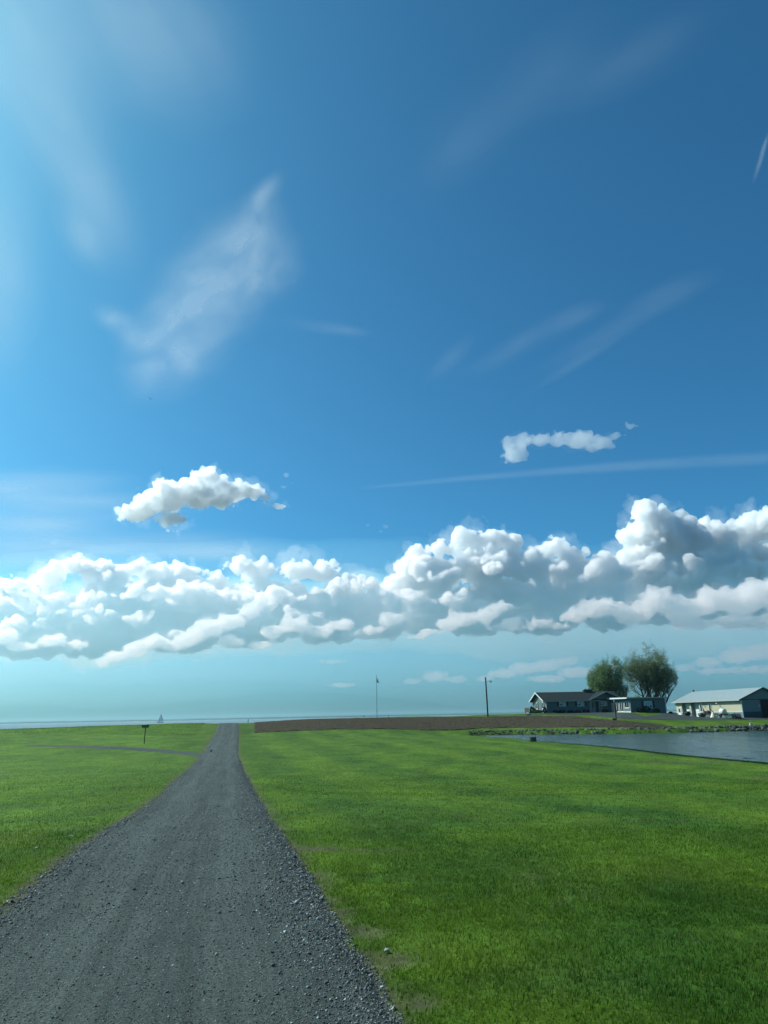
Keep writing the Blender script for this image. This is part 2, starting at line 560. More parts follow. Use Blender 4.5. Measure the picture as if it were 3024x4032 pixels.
# ------------------------------------------------------------------ gravel lane
def gravel_mat(name, light=1.0):
    mat, t, b = nodes(name)
    tc = N(t, "ShaderNodeTexCoord"); geo = N(t, "ShaderNodeNewGeometry")
    mp = N(t, "ShaderNodeMapping"); mp.inputs["Scale"].default_value = (2.6, 0.10, 1)
    t.links.new(tc.outputs["UV"], mp.inputs["Vector"])
    streak = N(t, "ShaderNodeTexNoise", in_Scale=1.0, in_Detail=5.0, in_Roughness=0.65, in_Distortion=0.6)
    t.links.new(mp.outputs[0], streak.inputs["Vector"])
    mp2 = N(t, "ShaderNodeMapping"); mp2.inputs["Scale"].default_value = (9.0, 0.22, 1)
    t.links.new(tc.outputs["UV"], mp2.inputs["Vector"])
    fine = N(t, "ShaderNodeTexNoise", in_Scale=1.0, in_Detail=4.0, in_Roughness=0.7, in_Distortion=0.3)
    t.links.new(mp2.outputs[0], fine.inputs["Vector"])
    grit = N(t, "ShaderNodeTexNoise", in_Scale=34.0, in_Detail=6.0, in_Roughness=0.75)
    t.links.new(geo.outputs["Position"], grit.inputs["Vector"])
    vor = N(t, "ShaderNodeTexVoronoi", in_Scale=55.0, in_Randomness=1.0)
    t.links.new(geo.outputs["Position"], vor.inputs["Vector"])
    patch = N(t, "ShaderNodeTexNoise", in_Scale=0.7, in_Detail=4.0, in_Roughness=0.6)
    t.links.new(geo.outputs["Position"], patch.inputs["Vector"])
    ramp = N(t, "ShaderNodeValToRGB")
    ramp.color_ramp.elements[0].position = 0.30; ramp.color_ramp.elements[0].color = (0.044 * light, 0.058 * light, 0.051 * light, 1)
    ramp.color_ramp.elements[1].position = 0.72; ramp.color_ramp.elements[1].color = (0.104 * light, 0.130 * light, 0.113 * light, 1)
    s1 = N(t, "ShaderNodeMath", operation='MULTIPLY_ADD', in_1=0.75); t.links.new(streak.outputs["Fac"], s1.inputs[0])
    s0 = N(t, "ShaderNodeMath", operation='MULTIPLY_ADD', in_1=0.55, in_2=-0.40); t.links.new(fine.outputs["Fac"], s0.inputs[0])
    t.links.new(s0.outputs[0], s1.inputs[2])
    s2 = N(t, "ShaderNodeMath", operation='MULTIPLY_ADD', in_1=0.34); t.links.new(patch.outputs["Fac"], s2.inputs[0]); t.links.new(s1.outputs[0], s2.inputs[2])
    sx = N(t, "ShaderNodeSeparateXYZ"); t.links.new(tc.outputs["UV"], sx.inputs[0])
    prev = sx.outputs[0]
    for op, val in (('ABSOLUTE', None), ('SUBTRACT', 0.88), ('MULTIPLY', 3.2), ('POWER', 2.0), ('MULTIPLY', -1.0), ('EXPONENT', None), ('MULTIPLY', 0.11)):
        if op == 'POWER':
            q_ = N(t, "ShaderNodeMath", operation='MULTIPLY'); t.links.new(prev, q_.inputs[0]); t.links.new(prev, q_.inputs[1])
        else:
            q_ = N(t, "ShaderNodeMath", operation=op)
            t.links.new(prev, q_.inputs[0])
            if val is not None: q_.inputs[1].default_value = val
        prev = q_.outputs[0]
    s3 = N(t, "ShaderNodeMath", operation='ADD'); t.links.new(s2.outputs[0], s3.inputs[0]); t.links.new(prev, s3.inputs[1])
    t.links.new(s3.outputs[0], ramp.inputs[0])
    mr = N(t, "ShaderNodeMapRange", in_1=0.0, in_2=1.0, in_3=0.3, in_4=1.8); t.links.new(vor.outputs["Color"], mr.inputs[0])
    mg = N(t, "ShaderNodeMapRange", in_1=0.3, in_2=0.7, in_3=0.6, in_4=1.4); t.links.new(grit.outputs["Fac"], mg.inputs[0])
    mm = N(t, "ShaderNodeMath", operation='MULTIPLY'); t.links.new(mr.outputs[0], mm.inputs[0]); t.links.new(mg.outputs[0], mm.inputs[1])
    mx = N(t, "ShaderNodeMix", data_type='RGBA', blend_type='MULTIPLY'); mx.inputs[0].default_value = 0.95
    t.links.new(ramp.outputs[0], mx.inputs[6]); t.links.new(mm.outputs[0], mx.inputs[7])
    t.links.new(mx.outputs[2], b.inputs["Base Color"])
    bp = N(t, "ShaderNodeBump", in_Strength=0.8, in_Distance=0.03)
    t.links.new(mm.outputs[0], bp.inputs["Height"]); t.links.new(bp.outputs[0], b.inputs["Normal"])
    b.inputs["Roughness"].default_value = 0.9
    b.inputs["Specular IOR Level"].default_value = 0.25
    return mat


M_gravel = gravel_mat("gravel")
M_gravel2 = gravel_mat("crushed_stone", 0.85)


def strip(name, left, right, mat, nlat=14, lift=0.045, edge=-0.05, crown=0.0):
    """sheet between two polylines laid over the terrain"""
    left, right = np.asarray(left), np.asarray(right)
    s = np.linspace(0, 1, nlat)
    X = left[:, None, 0] * (1 - s) + right[:, None, 0] * s
    Y = left[:, None, 1] * (1 - s) + right[:, None, 1] * s
    e = np.minimum(s, 1 - s) * np.hypot(*(right - left).T)[:, None]
    dist = np.maximum(np.hypot(X, Y), 1)
    Z = height(X, Y) + np.where(e < 0.3, edge + (lift - edge) * e / 0.3, lift) + crown * np.sin(np.pi * s)[None] + np.minimum(dist * 0.0003, .03)
    Z[:, 0] -= 0.05; Z[:, -1] -= 0.05
    n, k = X.shape
    i = (np.arange(n - 1)[:, None] * k + np.arange(k - 1)[None]).ravel()
    ob = np_mesh(name, np.stack([X.ravel(), Y.ravel(), Z.ravel()], 1), np.stack([i, i + 1, i + k + 1, i + k], 1), mat, smooth=True)
    mid = 0.5 * (left + right)
    L = np.concatenate([[0], np.cumsum(np.hypot(*np.diff(mid, axis=0).T))])
    lat = (s[None] - 0.5) * np.hypot(*(right - left).T)[:, None]
    uv = np.stack([lat.ravel(), np.repeat(L, k)], 1)
    lay = ob.data.uv_layers.new(name="along")
    vi = np.zeros(len(ob.data.loops), np.int32); ob.data.loops.foreach_get("vertex_index", vi)
    lay.data.foreach_set("uv", uv[vi].astype(np.float32).ravel())
    return ob


ry = np.concatenate([np.arange(-30, 3, 1.0), np.arange(3, 20, 0.15), np.arange(20, 60, 0.4), np.arange(60, 172, 0.8)])
rl, rr = road_edges(ry)
road = strip("road", np.stack([rl - .06, ry], 1), np.stack([rr + .15, ry], 1), M_gravel, nlat=24, lift=0.02, crown=0.03)
tag(road, "straight grey gravel lane running over the brow", kind="structure")

side = [(800,2967,2982),(776,2964,2980),(720,2957,2973),(651,2949.5,2965),(570,2944,2959),(488,2940,2953),(400,2937.5,2949),(325,2936.5,2945),(250,2936,2942),(190,2935,2940.5),(100,2934,2938.5)]
sl_, sr_ = [], []
for u, va, vb in side:
    a, b_ = on_ground(u, va, 50, 125), on_ground(u, vb, 50, 125)
    sl_.append(a[:2]); sr_.append(b_[:2])
def dens(p, n=70):
    p = np.array(p); tt = np.linspace(0, len(p) - 1, n)
    return np.stack([np.interp(tt, np.arange(len(p)), p[:, k]) for k in (0, 1)], 1)
lane = strip("side_road", dens(sl_), dens(sr_), M_gravel2, nlat=6, lift=0.03, edge=0.0)
tag(lane, "narrow gravel track turning off left past the signpost", kind="structure")

# ------------------------------------------------------------------ ploughed field, yard
def pix_poly_sheet(name, front, back, mat, n=160, m=40, lift=0.05, rough=0.0, seed=5):
    """sheet between a near and a far edge given as (u, v, Y)"""
    f = np.array([at(*p)[:2] for p in front]); k = np.array([at(*p)[:2] for p in back])
    tt = np.linspace(0, 1, n)
    par = lambda q: (np.array([p[0] for p in q], float) - q[0][0]) / (q[-1][0] - q[0][0])
    f = np.stack([np.interp(tt, par(front), f[:, j]) for j in (0, 1)], 1)
    k = np.stack([np.interp(tt, par(back), k[:, j]) for j in (0, 1)], 1)
    s = np.linspace(0, 1, m)
    X = f[:, None, 0] * (1 - s) + k[:, None, 0] * s
    Y = f[:, None, 1] * (1 - s) + k[:, None, 1] * s
    z_ = np.zeros_like(X)
    wob = perlin(X / 2.5, Y / 2.5, z_, seed) * 1.6 + perlin(X / .7, Y / .7, z_, seed + 9) * .8
    Y = Y + wob * ((s == 0) | (s == 1))[None]
    Z = height(X, Y) + lift
    if rough:
        Z += rough * (perlin(X / 0.9, Y / 0.35, z_, seed + 1) + perlin(X / 0.4, Y / 0.3, z_, seed + 2)) + rough * 0.6 * np.sin(Y * 2 * math.pi / 0.76 + perlin(X / 6, Y / 6, z_, seed + 3))
    Z[:, 0] -= 0.1; Z[:, -1] -= 0.1; Z[0] -= .1; Z[-1] -= .1
    i = (np.arange(n - 1)[:, None] * m + np.arange(m - 1)[None]).ravel()
    return np_mesh(name, np.stack([X.ravel(), Y.ravel(), Z.ravel()], 1), np.stack([i, i + m, i + m + 1, i + 1], 1), mat, smooth=False)


M_soil = plain("ploughed_soil", (0.055, 0.046, 0.030), rough=1.0, spec=0.05, noise=0.55, scale=2.2, bump=0.6)
field = pix_poly_sheet("ploughed_field", FIELD_FRONT, FIELD_BACK, M_soil, n=420, m=90, lift=0.09, rough=0.055)
tag(field, "dark brown ploughed field between the lawn and the house", kind="structure")
yard = pix_poly_sheet("driveway", DRIVE_FRONT,
                      [(2095,2808,154.6),(2200,2807,154.6),(2330,2806,155.5),(2430,2807,150),(2490,2808,145.8),(2540,2820,141),(2600,2825,143),(2667,2826,160),(2700,2826,157),(2940,2826,138.6),(3070,2826,138.6)], M_gravel2, n=160, m=24, lift=0.06)
tag(yard, "grey gravel drive in front of the house and barn", kind="structure")

# ------------------------------------------------------------------ water
def water_mat(name, col, scale, rough, bump, stretch=(1, 1, 1)):
    mat, t, b = nodes(name)
    geo = N(t, "ShaderNodeNewGeometry")
    mp = N(t, "ShaderNodeMapping"); mp.inputs["Scale"].default_value = stretch
    t.links.new(geo.outputs["Position"], mp.inputs["Vector"])
    a = N(t, "ShaderNodeTexNoise", in_Scale=scale, in_Detail=7.0, in_Roughness=0.62, in_Distortion=0.4)
    t.links.new(mp.outputs[0], a.inputs["Vector"])
    b.inputs["Base Color"].default_value = (*col, 1)
    b.inputs["Roughness"].default_value = rough
    b.inputs["IOR"].default_value = 1.33
    bp = N(t, "ShaderNodeBump", in_Strength=1.0, in_Distance=bump)
    t.links.new(a.outputs["Fac"], bp.inputs["Height"]); t.links.new(bp.outputs[0], b.inputs["Normal"])
    return mat


M_pond = water_mat("rippled_pond_water", (0.045, 0.075, 0.062), 4.0, 0.12, 0.05, (1, 1.9, 1))
M_sea = water_mat("choppy_bay_water", (0.10, 0.15, 0.145), 0.25, 0.30, 0.8, (1, 1.6, 1))
# wind ripples are real relief on the pond sheet
pn, pm = 520, 330
par_ = lambda q: np.linspace(0, 1, len(q))
tt = np.linspace(0, 1, pn)
fN = np.stack([np.interp(tt, par_(NS), NS[:, j]) for j in (0, 1)], 1); fF = np.stack([np.interp(tt, par_(FS), FS[:, j]) for j in (0, 1)], 1)
s_ = np.linspace(-0.01, 1.01, pm)
PX = fN[:, None, 0] * (1 - s_) + fF[:, None, 0] * s_; PY = fN[:, None, 1] * (1 - s_) + fF[:, None, 1] * s_
PY[:, 0] -= .25; PY[:, -1] += .3
zz_ = np.zeros_like(PX)
gust = 0.12 + 2.2 * np.clip(perlin(PX / 3.2, PY / 14, zz_, 212) + .6 * perlin(PX / 1.1, PY / 6, zz_, 213) + .22, 0, 1.2)
PZ = POND_Z + gust * (0.085 * perlin(PX / 1.9, PY / 0.95, zz_, 210) + 0.05 * perlin(PX / 0.8, PY / 0.45, zz_, 211))
i = (np.arange(pn - 1)[:, None] * pm + np.arange(pm - 1)[None]).ravel()
pond = np_mesh("pond", np.stack([PX.ravel(), PY.ravel(), PZ.ravel()], 1), np.stack([i, i + pm, i + pm + 1, i + 1], 1), M_pond, smooth=True)
tag(pond, "wind rippled grey pond below the house", kind="structure")
mb = MB(); mb.add([(-8500, 120, SEA_Z), (10500, 120, SEA_Z), (10500, 5600, SEA_Z), (-8500, 5600, SEA_Z)], [(0, 1, 2, 3)])
sea = mb.build("sea", M_sea)
tag(sea, "pale choppy bay beyond the brow", kind="structure")

# far shore: low wooded land across the bay
fx = np.linspace(-8400, 10400, 1060)
zz = np.zeros_like(fx)
prof = 11 + 5 * perlin(fx / 900, zz, zz, 401) + 3.5 * perlin(fx / 190, zz, zz, 402) + 2.5 * np.abs(perlin(fx / 55, zz, zz, 403)) + 1.6 * perlin(fx / 25, zz, zz, 404)
prof = np.maximum(prof * (0.75 + 0.25 * np.clip((fx + 2600) / 2600, 0, 1)), 2.5)
yy = 4750 + 160 * perlin(fx / 1500, zz, zz, 405)
rows = [(0, SEA_Z - 1, 0), (4, SEA_Z + 0.5, 0), (16, 0.55, 1), (60, 1.0, 1), (160, 0.9, 1), (400, 0.3, 1)]
V = []
for dy, a, k in rows:
    V.append(np.stack([fx, yy + dy, (SEA_Z + prof * a) if k else np.full_like(fx, a)], 1))
V = np.concatenate(V); nf = len(fx)
i = (np.arange(len(rows) - 1)[:, None] * nf + np.arange(nf - 1)[None]).ravel()
shore = np_mesh("far_shore", V, np.stack([i, i + 1, i + nf + 1, i + nf], 1), plain("distant_woods", (0.035, 0.06, 0.035), 1.0, 0.05, 0.5, 0.02), smooth=False)
tag(shore, "low wooded far shore across the bay", kind="structure")
# ------------------------------------------------------------------ materials for things
M_siding = plain("blue_grey_siding", (0.10, 0.14, 0.135), 0.75, 0.2, 0.08)
M_roof = plain("dark_shingles", (0.016, 0.024, 0.024), 0.9, 0.15, 0.25, 6)
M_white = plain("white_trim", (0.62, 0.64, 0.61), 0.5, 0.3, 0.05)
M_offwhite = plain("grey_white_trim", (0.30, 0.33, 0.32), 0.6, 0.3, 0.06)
M_shutter = plain("black_shutter", (0.018, 0.014, 0.018), 0.6, 0.3, 0.1)
M_brick = plain("dark_chimney_brick", (0.055, 0.042, 0.040), 0.9, 0.1, 0.35, 8)
M_curtain = plain("pale_curtain", (0.45, 0.50, 0.50), 0.9, 0.1, 0.15, 4)
M_beige = plain("cream_steel_siding", (0.50, 0.47, 0.33), 0.55, 0.35, 0.07, 2)
M_wains = plain("slate_blue_steel", (0.16, 0.21, 0.24), 0.55, 0.35, 0.08, 2)
M_greysteel = plain("grey_steel_siding", (0.16, 0.20, 0.20), 0.6, 0.3, 0.08, 2)
M_navy = plain("navy_steel", (0.035, 0.05, 0.075), 0.6, 0.3, 0.1, 2)
M_metalroof = plain("white_steel_roof", (0.30, 0.36, 0.36), 0.45, 0.4, 0.06, 1)
M_concrete = plain("concrete", (0.35, 0.36, 0.34), 0.9, 0.1, 0.15, 3)
M_dark = plain("dark_interior", (0.012, 0.014, 0.015), 0.9, 0.1, 0.1)
M_wood = plain("weathered_wood", (0.10, 0.08, 0.055), 0.9, 0.1, 0.3, 6)
M_pole = plain("creosoted_pole", (0.020, 0.016, 0.016), 0.9, 0.1, 0.3, 5)
M_postw = plain("grey_post", (0.16, 0.14, 0.12), 0.9, 0.1, 0.3, 5)
M_alu = plain("brushed_aluminium", (0.30, 0.36, 0.38), 0.4, 0.5, 0.05, 3, metal=0.5)
M_black = plain("black_iron", (0.015, 0.014, 0.014), 0.6, 0.3, 0.2, 5)
M_signg = plain("dark_green_sign", (0.012, 0.035, 0.030), 0.6, 0.3, 0.15, 4)
M_green = plain("green_machine_paint", (0.02, 0.09, 0.055), 0.5, 0.4, 0.2, 4)
M_teal = plain("teal_fibreglass", (0.03, 0.10, 0.11), 0.45, 0.4, 0.15, 3)
M_rust = plain("rusty_dark_steel", (0.045, 0.026, 0.020), 0.8, 0.2, 0.4, 6)
M_poly = plain("translucent_white_poly", (0.62, 0.62, 0.52), 0.5, 0.3, 0.06, 3)
M_cream = plain("cream_plastic", (0.62, 0.58, 0.42), 0.5, 0.3, 0.1, 3)
M_rubber = plain("tyre_rubber", (0.018, 0.018, 0.018), 0.9, 0.1, 0.2, 5)
M_stone = plain("bank_stone", (0.060, 0.068, 0.060), 0.9, 0.15, 0.45, 2.5, bump=0.6)
M_stone2 = plain("pale_bank_stone", (0.15, 0.155, 0.13), 0.9, 0.15, 0.35, 2.5, bump=0.6)
M_sail = plain("white_sailcloth", (0.55, 0.56, 0.53), 0.8, 0.1, 0.03)
M_hull = plain("navy_hull", (0.012, 0.025, 0.035), 0.4, 0.4, 0.1)
M_feather = plain("dark_feathers", (0.03, 0.03, 0.03), 0.9, 0.1, 0.2)
M_sack = plain("pale_stone_chip", (0.28, 0.31, 0.30), 0.8, 0.2, 0.15, 6)

def glass_mat(name, col=(0.02, 0.03, 0.035)):
    mat, t, b = nodes(name)
    b.inputs["Base Color"].default_value = (*col, 1)
    b.inputs["Roughness"].default_value = 0.06
    b.inputs["Specular IOR Level"].default_value = 0.6
    return mat
M_glass = glass_mat("window_glass")


def window(parent, x0, x1, z0, z1, y, lights=2, shutters=True, axis='y', sgn=-1, mat_frame=None, curtain=True, rows=1):
    """window on a wall: plane at coordinate y of `axis`, facing direction sgn; x runs along the wall"""
    mf = mat_frame or M_white
    def bx(mb, a0, a1, d0, d1, c0, c1):
        d0, d1 = sorted((y + sgn * d0, y + sgn * d1))
        if axis == 'y': mb.box(a0, a1, d0, d1, c0, c1)
        else: mb.box(d0, d1, a0, a1, c0, c1)
        return mb
    t_ = 0.09
    m_ = MB()
    bx(m_, x0, x1, 0, 0.07, z0, z0 + t_); bx(m_, x0, x1, 0, 0.07, z1 - t_, z1)
    bx(m_, x0, x0 + t_, 0, 0.07, z0 + t_, z1 - t_); bx(m_, x1 - t_, x1, 0, 0.07, z0 + t_, z1 - t_)
    w = m_.build("window", mf, parent)
    iw = (x1 - x0 - 2 * t_)
    for k in range(lights):
        a0 = x0 + t_ + iw * k / lights + (0.03 if k else 0); a1 = x0 + t_ + iw * (k + 1) / lights - (0.03 if k < lights - 1 else 0)
        for r_ in range(rows):
            c0 = z0 + t_ + (z1 - z0 - 2 * t_) * r_ / rows + (0.02 if r_ else 0); c1 = z0 + t_ + (z1 - z0 - 2 * t_) * (r_ + 1) / rows - (0.02 if r_ < rows - 1 else 0)
            bx(MB(), a0, a1, 0.005, 0.025, c0, c1).build("pane", M_glass, w)
        if curtain:
            bx(MB(), a0 + iw / lights * 0.05, a1 - iw / lights * 0.1, 0.027, 0.034, z0 + t_ + (z1 - z0) * (0.05 if k % 2 else 0.25), z1 - t_).build("curtain", M_curtain, w)
        if k:
            bx(MB(), a0 - 0.06, a0, 0, 0.06, z0 + t_, z1 - t_).build("mullion", mf, w)
    bx(MB(), x0 - 0.05, x1 + 0.05, 0, 0.11, z0 - 0.07, z0 - 0.002).build("sill", mf, w)
    if shutters:
        for a0, a1 in ((x0 - 0.48, x0 - 0.03), (x1 + 0.03, x1 + 0.48)):
            bx(MB(), a0, a1, 0, 0.05, z0 - 0.02, z1 + 0.02).build("shutter", M_shutter, parent)
    return w


# ------------------------------------------------------------------ house
HA = R(6.0)
H0 = at(2152, 2805.5, 155.0); H0[2] = EYE - 0.10
ca, sa = math.cos(HA), math.sin(HA)
house = thing("house", "long low blue grey ranch house with dark roof and flat roofed wing", "house", H0, HA)


def hs(u, yl=0.0):
    """distance along the house front at which image column u is met, on the plane y = yl"""
    r_ = ray(u, 2790)[0]
    ox, oy = H0[0] - sa * yl, H0[1] + ca * yl
    return (r_ * oy - ox) / (ca - r_ * sa)


def hz(u, v, yl=0.0):
    s_ = hs(u, yl)
    Y = H0[1] + ca * yl + s_ * sa
    return float(at(u, v, Y)[2] - H0[2])


LEN = hs(2450); DEP = 9.0; EV = 2.65; RG = 4.35
sA, sB = hs(2322), hs(2359)           # recessed entrance
G0, G1 = hs(2318), hs(2452)           # cross gable
# walls
mb = MB()
mb.box(0, sA, 0, 0.2, -0.6, EV)
mb.box(sA - 0.2, sA, 0.2, 1.2, -0.6, EV)
mb.box(sA, sB, 1.2, 1.4, -0.6, EV)
mb.box(sB, sB + 0.2, 0.0, 1.2, -0.6, EV)
mb.build("wall", M_siding, house)
MB().box(sB + 0.2, LEN, 0, 0.2, -0.6, EV).build("wall", M_siding, house)
mb = MB()
mb.extrude([(0, 0.2, -0.6), (0, DEP, -0.6), (0, DEP, EV), (0, DEP / 2, RG - 0.12), (0, 0.2, EV)], (0.2, 0, 0))
gw = mb.build("wall", M_siding, house)
gw["label"] = "sunlit gable end wall"
mb = MB(); mb.box(0.2, LEN, DEP - 0.2, DEP, -0.6, EV); mb.box(LEN - 0.2, LEN, 0.2, DEP - 0.2, -0.6, EV)
mb.build("wall", M_siding, house)
gm = 0.5 * (G0 + G1)
grg = RG - 0.06
gx0, gx1 = sB - 0.02, LEN + 0.02
mb = MB(); mb.extrude([(G0 + 0.45, -0.06, EV), (G1 - 0.45, -0.06, EV), (gm, -0.06, grg - 0.22)], (0, 0.16, 0)); mb.build("gable_wall", M_siding, house)
# roofs
OV = 0.55
def slab(poly, th, name, mat):
    m_ = MB(); m_.extrude(poly, (0, 0, -th)); return m_.build(name, mat, house)
sl = (RG - EV) / (DEP / 2)
roof = slab([(-0.75, -OV, EV - OV * sl + .12), (LEN + .3, -OV, EV - OV * sl + .12), (LEN + .3, DEP / 2, RG + .12), (-0.75, DEP / 2, RG + .12)], 0.16, "roof", M_roof)
slab([(-0.75, DEP / 2, RG + .12), (LEN + .3, DEP / 2, RG + .12), (LEN + .3, DEP + OV, EV - OV * sl + .12), (-0.75, DEP + OV, EV - OV * sl + .12)], 0.16, "roof", M_roof)
gsl = (grg - EV + 0.05) / (gm - G0)
for k in (0, 1):
    e = G0 if k == 0 else G1
    slab([(e, -1.0, EV - .05), (gm, -1.0, grg), (gm, DEP / 2, grg + 0.1), (e, DEP / 2 if k else 0.6, EV - .05 + 0.1)], 0.13, "gable_roof", M_roof)
    mb = MB(); mb.extrude([(e, -1.06, EV - 0.20), (gm, -1.06, grg - 0.15), (gm, -1.06, grg + 0.03), (e, -1.06, EV - .02)], (0, 0.055, 0)); mb.build("fascia", M_offwhite, house)
mb = MB(); mb.box(-0.75, G0 - 0.05, -OV - 0.06, -OV - 0.004, EV - OV * sl - 0.08, EV - OV * sl + 0.11); mb.build("gutter", M_offwhite, house)
for y0_, y1_ in ((-OV, DEP / 2), (DEP + OV, DEP / 2)):
    mb = MB(); mb.extrude([(-0.80, y0_, EV - OV * sl - .10), (-0.80, y1_, RG - .10), (-0.80, y1_, RG + .13), (-0.80, y0_, EV - OV * sl + .13)], (0.045, 0, 0)); mb.build("bargeboard", M_white, house)
mb = MB(); mb.tube([(0.12, -0.5, EV - .15), (0.06, -0.07, EV - .5), (0.06, -0.07, 0.1)], 0.05, 6); mb.build("downpipe", M_white, house)
mb = MB(); mb.tube([(-0.1, DEP + 0.4, EV - .15), (-0.07, DEP + 0.02, EV - .6), (-0.07, DEP + .02, 0.1)], 0.05, 6); mb.build("downpipe", M_white, house)
# chimney
c0, c1 = hs(2303, 4.5), hs(2336, 4.5)
mb = MB(); mb.box(c0, c1, 4.1, 5.0, RG - 0.6, RG + 0.50); ch = mb.build("chimney", M_brick, house)
mb = MB(); mb.box(c0 - .06, c1 + .06, 4.04, 5.06, RG + 0.502, RG + 0.60); mb.build("chimney_cap", M_concrete, ch)
for k in (0.3, 0.7):
    mb = MB(); mb.lathe([(0.13, 0), (0.13, 0.16)], (c0 + (c1 - c0) * k, 4.55, RG + 0.60), 10); mb.build("flue", M_rust, ch)
# windows on the front
for ua, ub in ((2203, 2230), (2275, 2302)):
    window(house, hs(ua), hs(ub), hz(ua, 2780), hz(ua, 2759), 0.0)
window(house, hs(2367), hs(2392), hz(2367, 2778), hz(2367, 2757), 0.0, shutters=False)
# windows on the gable end (wall plane x = 0, facing -x)
for y0_, y1_ in ((1.5, 2.6), (5.6, 6.7)):
    window(house, y0_, y1_, 0.95, 2.30, 0.0, lights=1, rows=2, axis='x', sgn=-1, curtain=False)
# entrance
w_ = sB - sA
mb = MB(); mb.box(sA + 0.15 * w_, sA + 0.85 * w_, 1.13, 1.195, 0.0, 2.3); mb.build("door_surround", M_curtain, house)
mb = MB(); mb.box(sA + 0.38 * w_, sA + 0.66 * w_, 1.07, 1.128, 0.05, 2.1); dr = mb.build("door", M_offwhite, house)
mb = MB(); mb.box(sA + 0.44 * w_, sA + 0.60 * w_, 1.04, 1.068, 0.95, 1.9); mb.build("pane", M_glass, dr)
mb = MB(); mb.lathe([(0.035, 0), (0.035, 0.06)], (sA + 0.63 * w_, 1.01, 1.0), 8, 'y'); mb.build("handle", M_alu, dr)
for s_ in (sA + 0.05, sA + 0.92 * w_, hs(2363)):
    mb = MB(); mb.box(s_, s_ + 0.12, -0.72, -0.60, -0.3, EV - .35); mb.build("porch_post", M_offwhite, house)
mb = MB(); mb.box(sA, hs(2364), -0.75, -0.57, EV - .345, EV - .2); mb.build("porch_beam", M_offwhite, house)
mb = MB(); mb.box(sA, sB, -0.9, 1.15, -0.6, -0.05); mb.build("porch_floor", M_concrete, house)
# flat roofed wing
W0 = hs(2484); WY = -9.6
# solve the wing's front-left corner so that it stands 9.6 m in front of the main wall
W0 = hs(2484, WY); W1 = hs(2622, WY)
WZ = -0.15; WT = 2.62
mb = MB(); mb.box(W0, W0 + 0.2, WY, -0.01, WZ - .5, WT); lw = mb.build("wing_wall", M_siding, house)
lw["label"] = "sunlit side wall of the wing with patio doors"
mb = MB(); mb.box(W0 + .2, W1, WY, WY + 0.2, WZ - .5, WT); mb.box(W1 - .2, W1, WY + .2, 5, WZ - .5, WT); mb.build("wing_wall", M_siding, house)
mb = MB(); mb.extrude([(W0 - .85, WY - .45, WT + .02), (W1 + .45, WY - .45, WT + .02), (W1 + .45, 6, WT + .25), (W0 - .85, 6, WT + .25)], (0, 0, .12)); mb.build("wing_roof", M_roof, house)
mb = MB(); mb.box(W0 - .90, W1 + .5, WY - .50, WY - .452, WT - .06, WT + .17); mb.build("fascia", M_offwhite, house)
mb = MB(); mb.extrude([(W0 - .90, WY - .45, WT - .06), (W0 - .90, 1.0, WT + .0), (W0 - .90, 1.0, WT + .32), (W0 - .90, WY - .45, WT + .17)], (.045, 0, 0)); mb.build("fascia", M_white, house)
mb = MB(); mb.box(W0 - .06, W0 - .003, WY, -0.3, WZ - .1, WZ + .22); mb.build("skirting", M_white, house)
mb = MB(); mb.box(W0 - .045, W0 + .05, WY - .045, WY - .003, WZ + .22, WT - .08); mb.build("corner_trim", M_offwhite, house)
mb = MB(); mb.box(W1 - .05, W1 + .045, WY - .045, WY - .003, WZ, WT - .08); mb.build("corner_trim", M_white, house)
mb = MB(); mb.tube([(W1 + .35, WY - .4, WT - .05), (W1 + .08, WY - .1, WT - .35), (W1 + .08, WY - .1, 0)], 0.045, 6); mb.build("downpipe", M_white, house)


def wy(u):
    """position along the wing's sunlit wall for an image column (x = W0 plane)"""
    r_ = ray(u, 2785)[0]
    ox, oy = H0[0] + ca * W0, H0[1] + sa * W0
    return (r_ * oy - ox) / (-sa - r_ * ca)
window(house, wy(2479), wy(2461), 0.75, 1.98, W0, lights=2, axis='x', sgn=-1, shutters=False, curtain=False)
for ua, ub, nm in ((2457, 2441, "patio_door"), (2437, 2421, "patio_door")):
    y0_, y1_ = wy(ua), wy(ub)
    mb = MB(); mb.box(W0 - .07, W0 - .003, y0_, y1_, WZ + .22, WZ + .30); mb.box(W0 - .07, W0 - .003, y0_, y1_, 1.88, 1.98)
    for q in (y0_, 0.5 * (y0_ + y1_) - .05, y1_ - .12): mb.box(W0 - .07, W0 - .003, q, q + .12, WZ + .301, 1.879)
    pd = mb.build(nm, M_white, house)
    for q0, q1 in ((y0_ + .12, .5 * (y0_ + y1_) - .05), (.5 * (y0_ + y1_) + .07, y1_ - .12)):
        mb = MB(); mb.box(W0 - .03, W0 - .004, q0, q1, WZ + .301, 1.879); mb.build("pane", M_glass, pd)
y0_, y1_ = wy(2417), wy(2408)
mb = MB(); mb.box(W0 - .06, W0 - .003, y0_, min(y1_, -0.1), WZ + .0, 1.9); mb.build("side_door", M_curtain, house)
window(house, hs(2537, WY), hs(2570, WY), 0.72, 2.02, WY, lights=3)
for u in (2501, 2506):
    mb = MB(); mb.tube([(hs(u, WY - .4), WY - .4, -.5), (hs(u, WY - .4), WY - .4, .35)], 0.05, 6); mb.build("vent_pipe", M_offwhite, house)

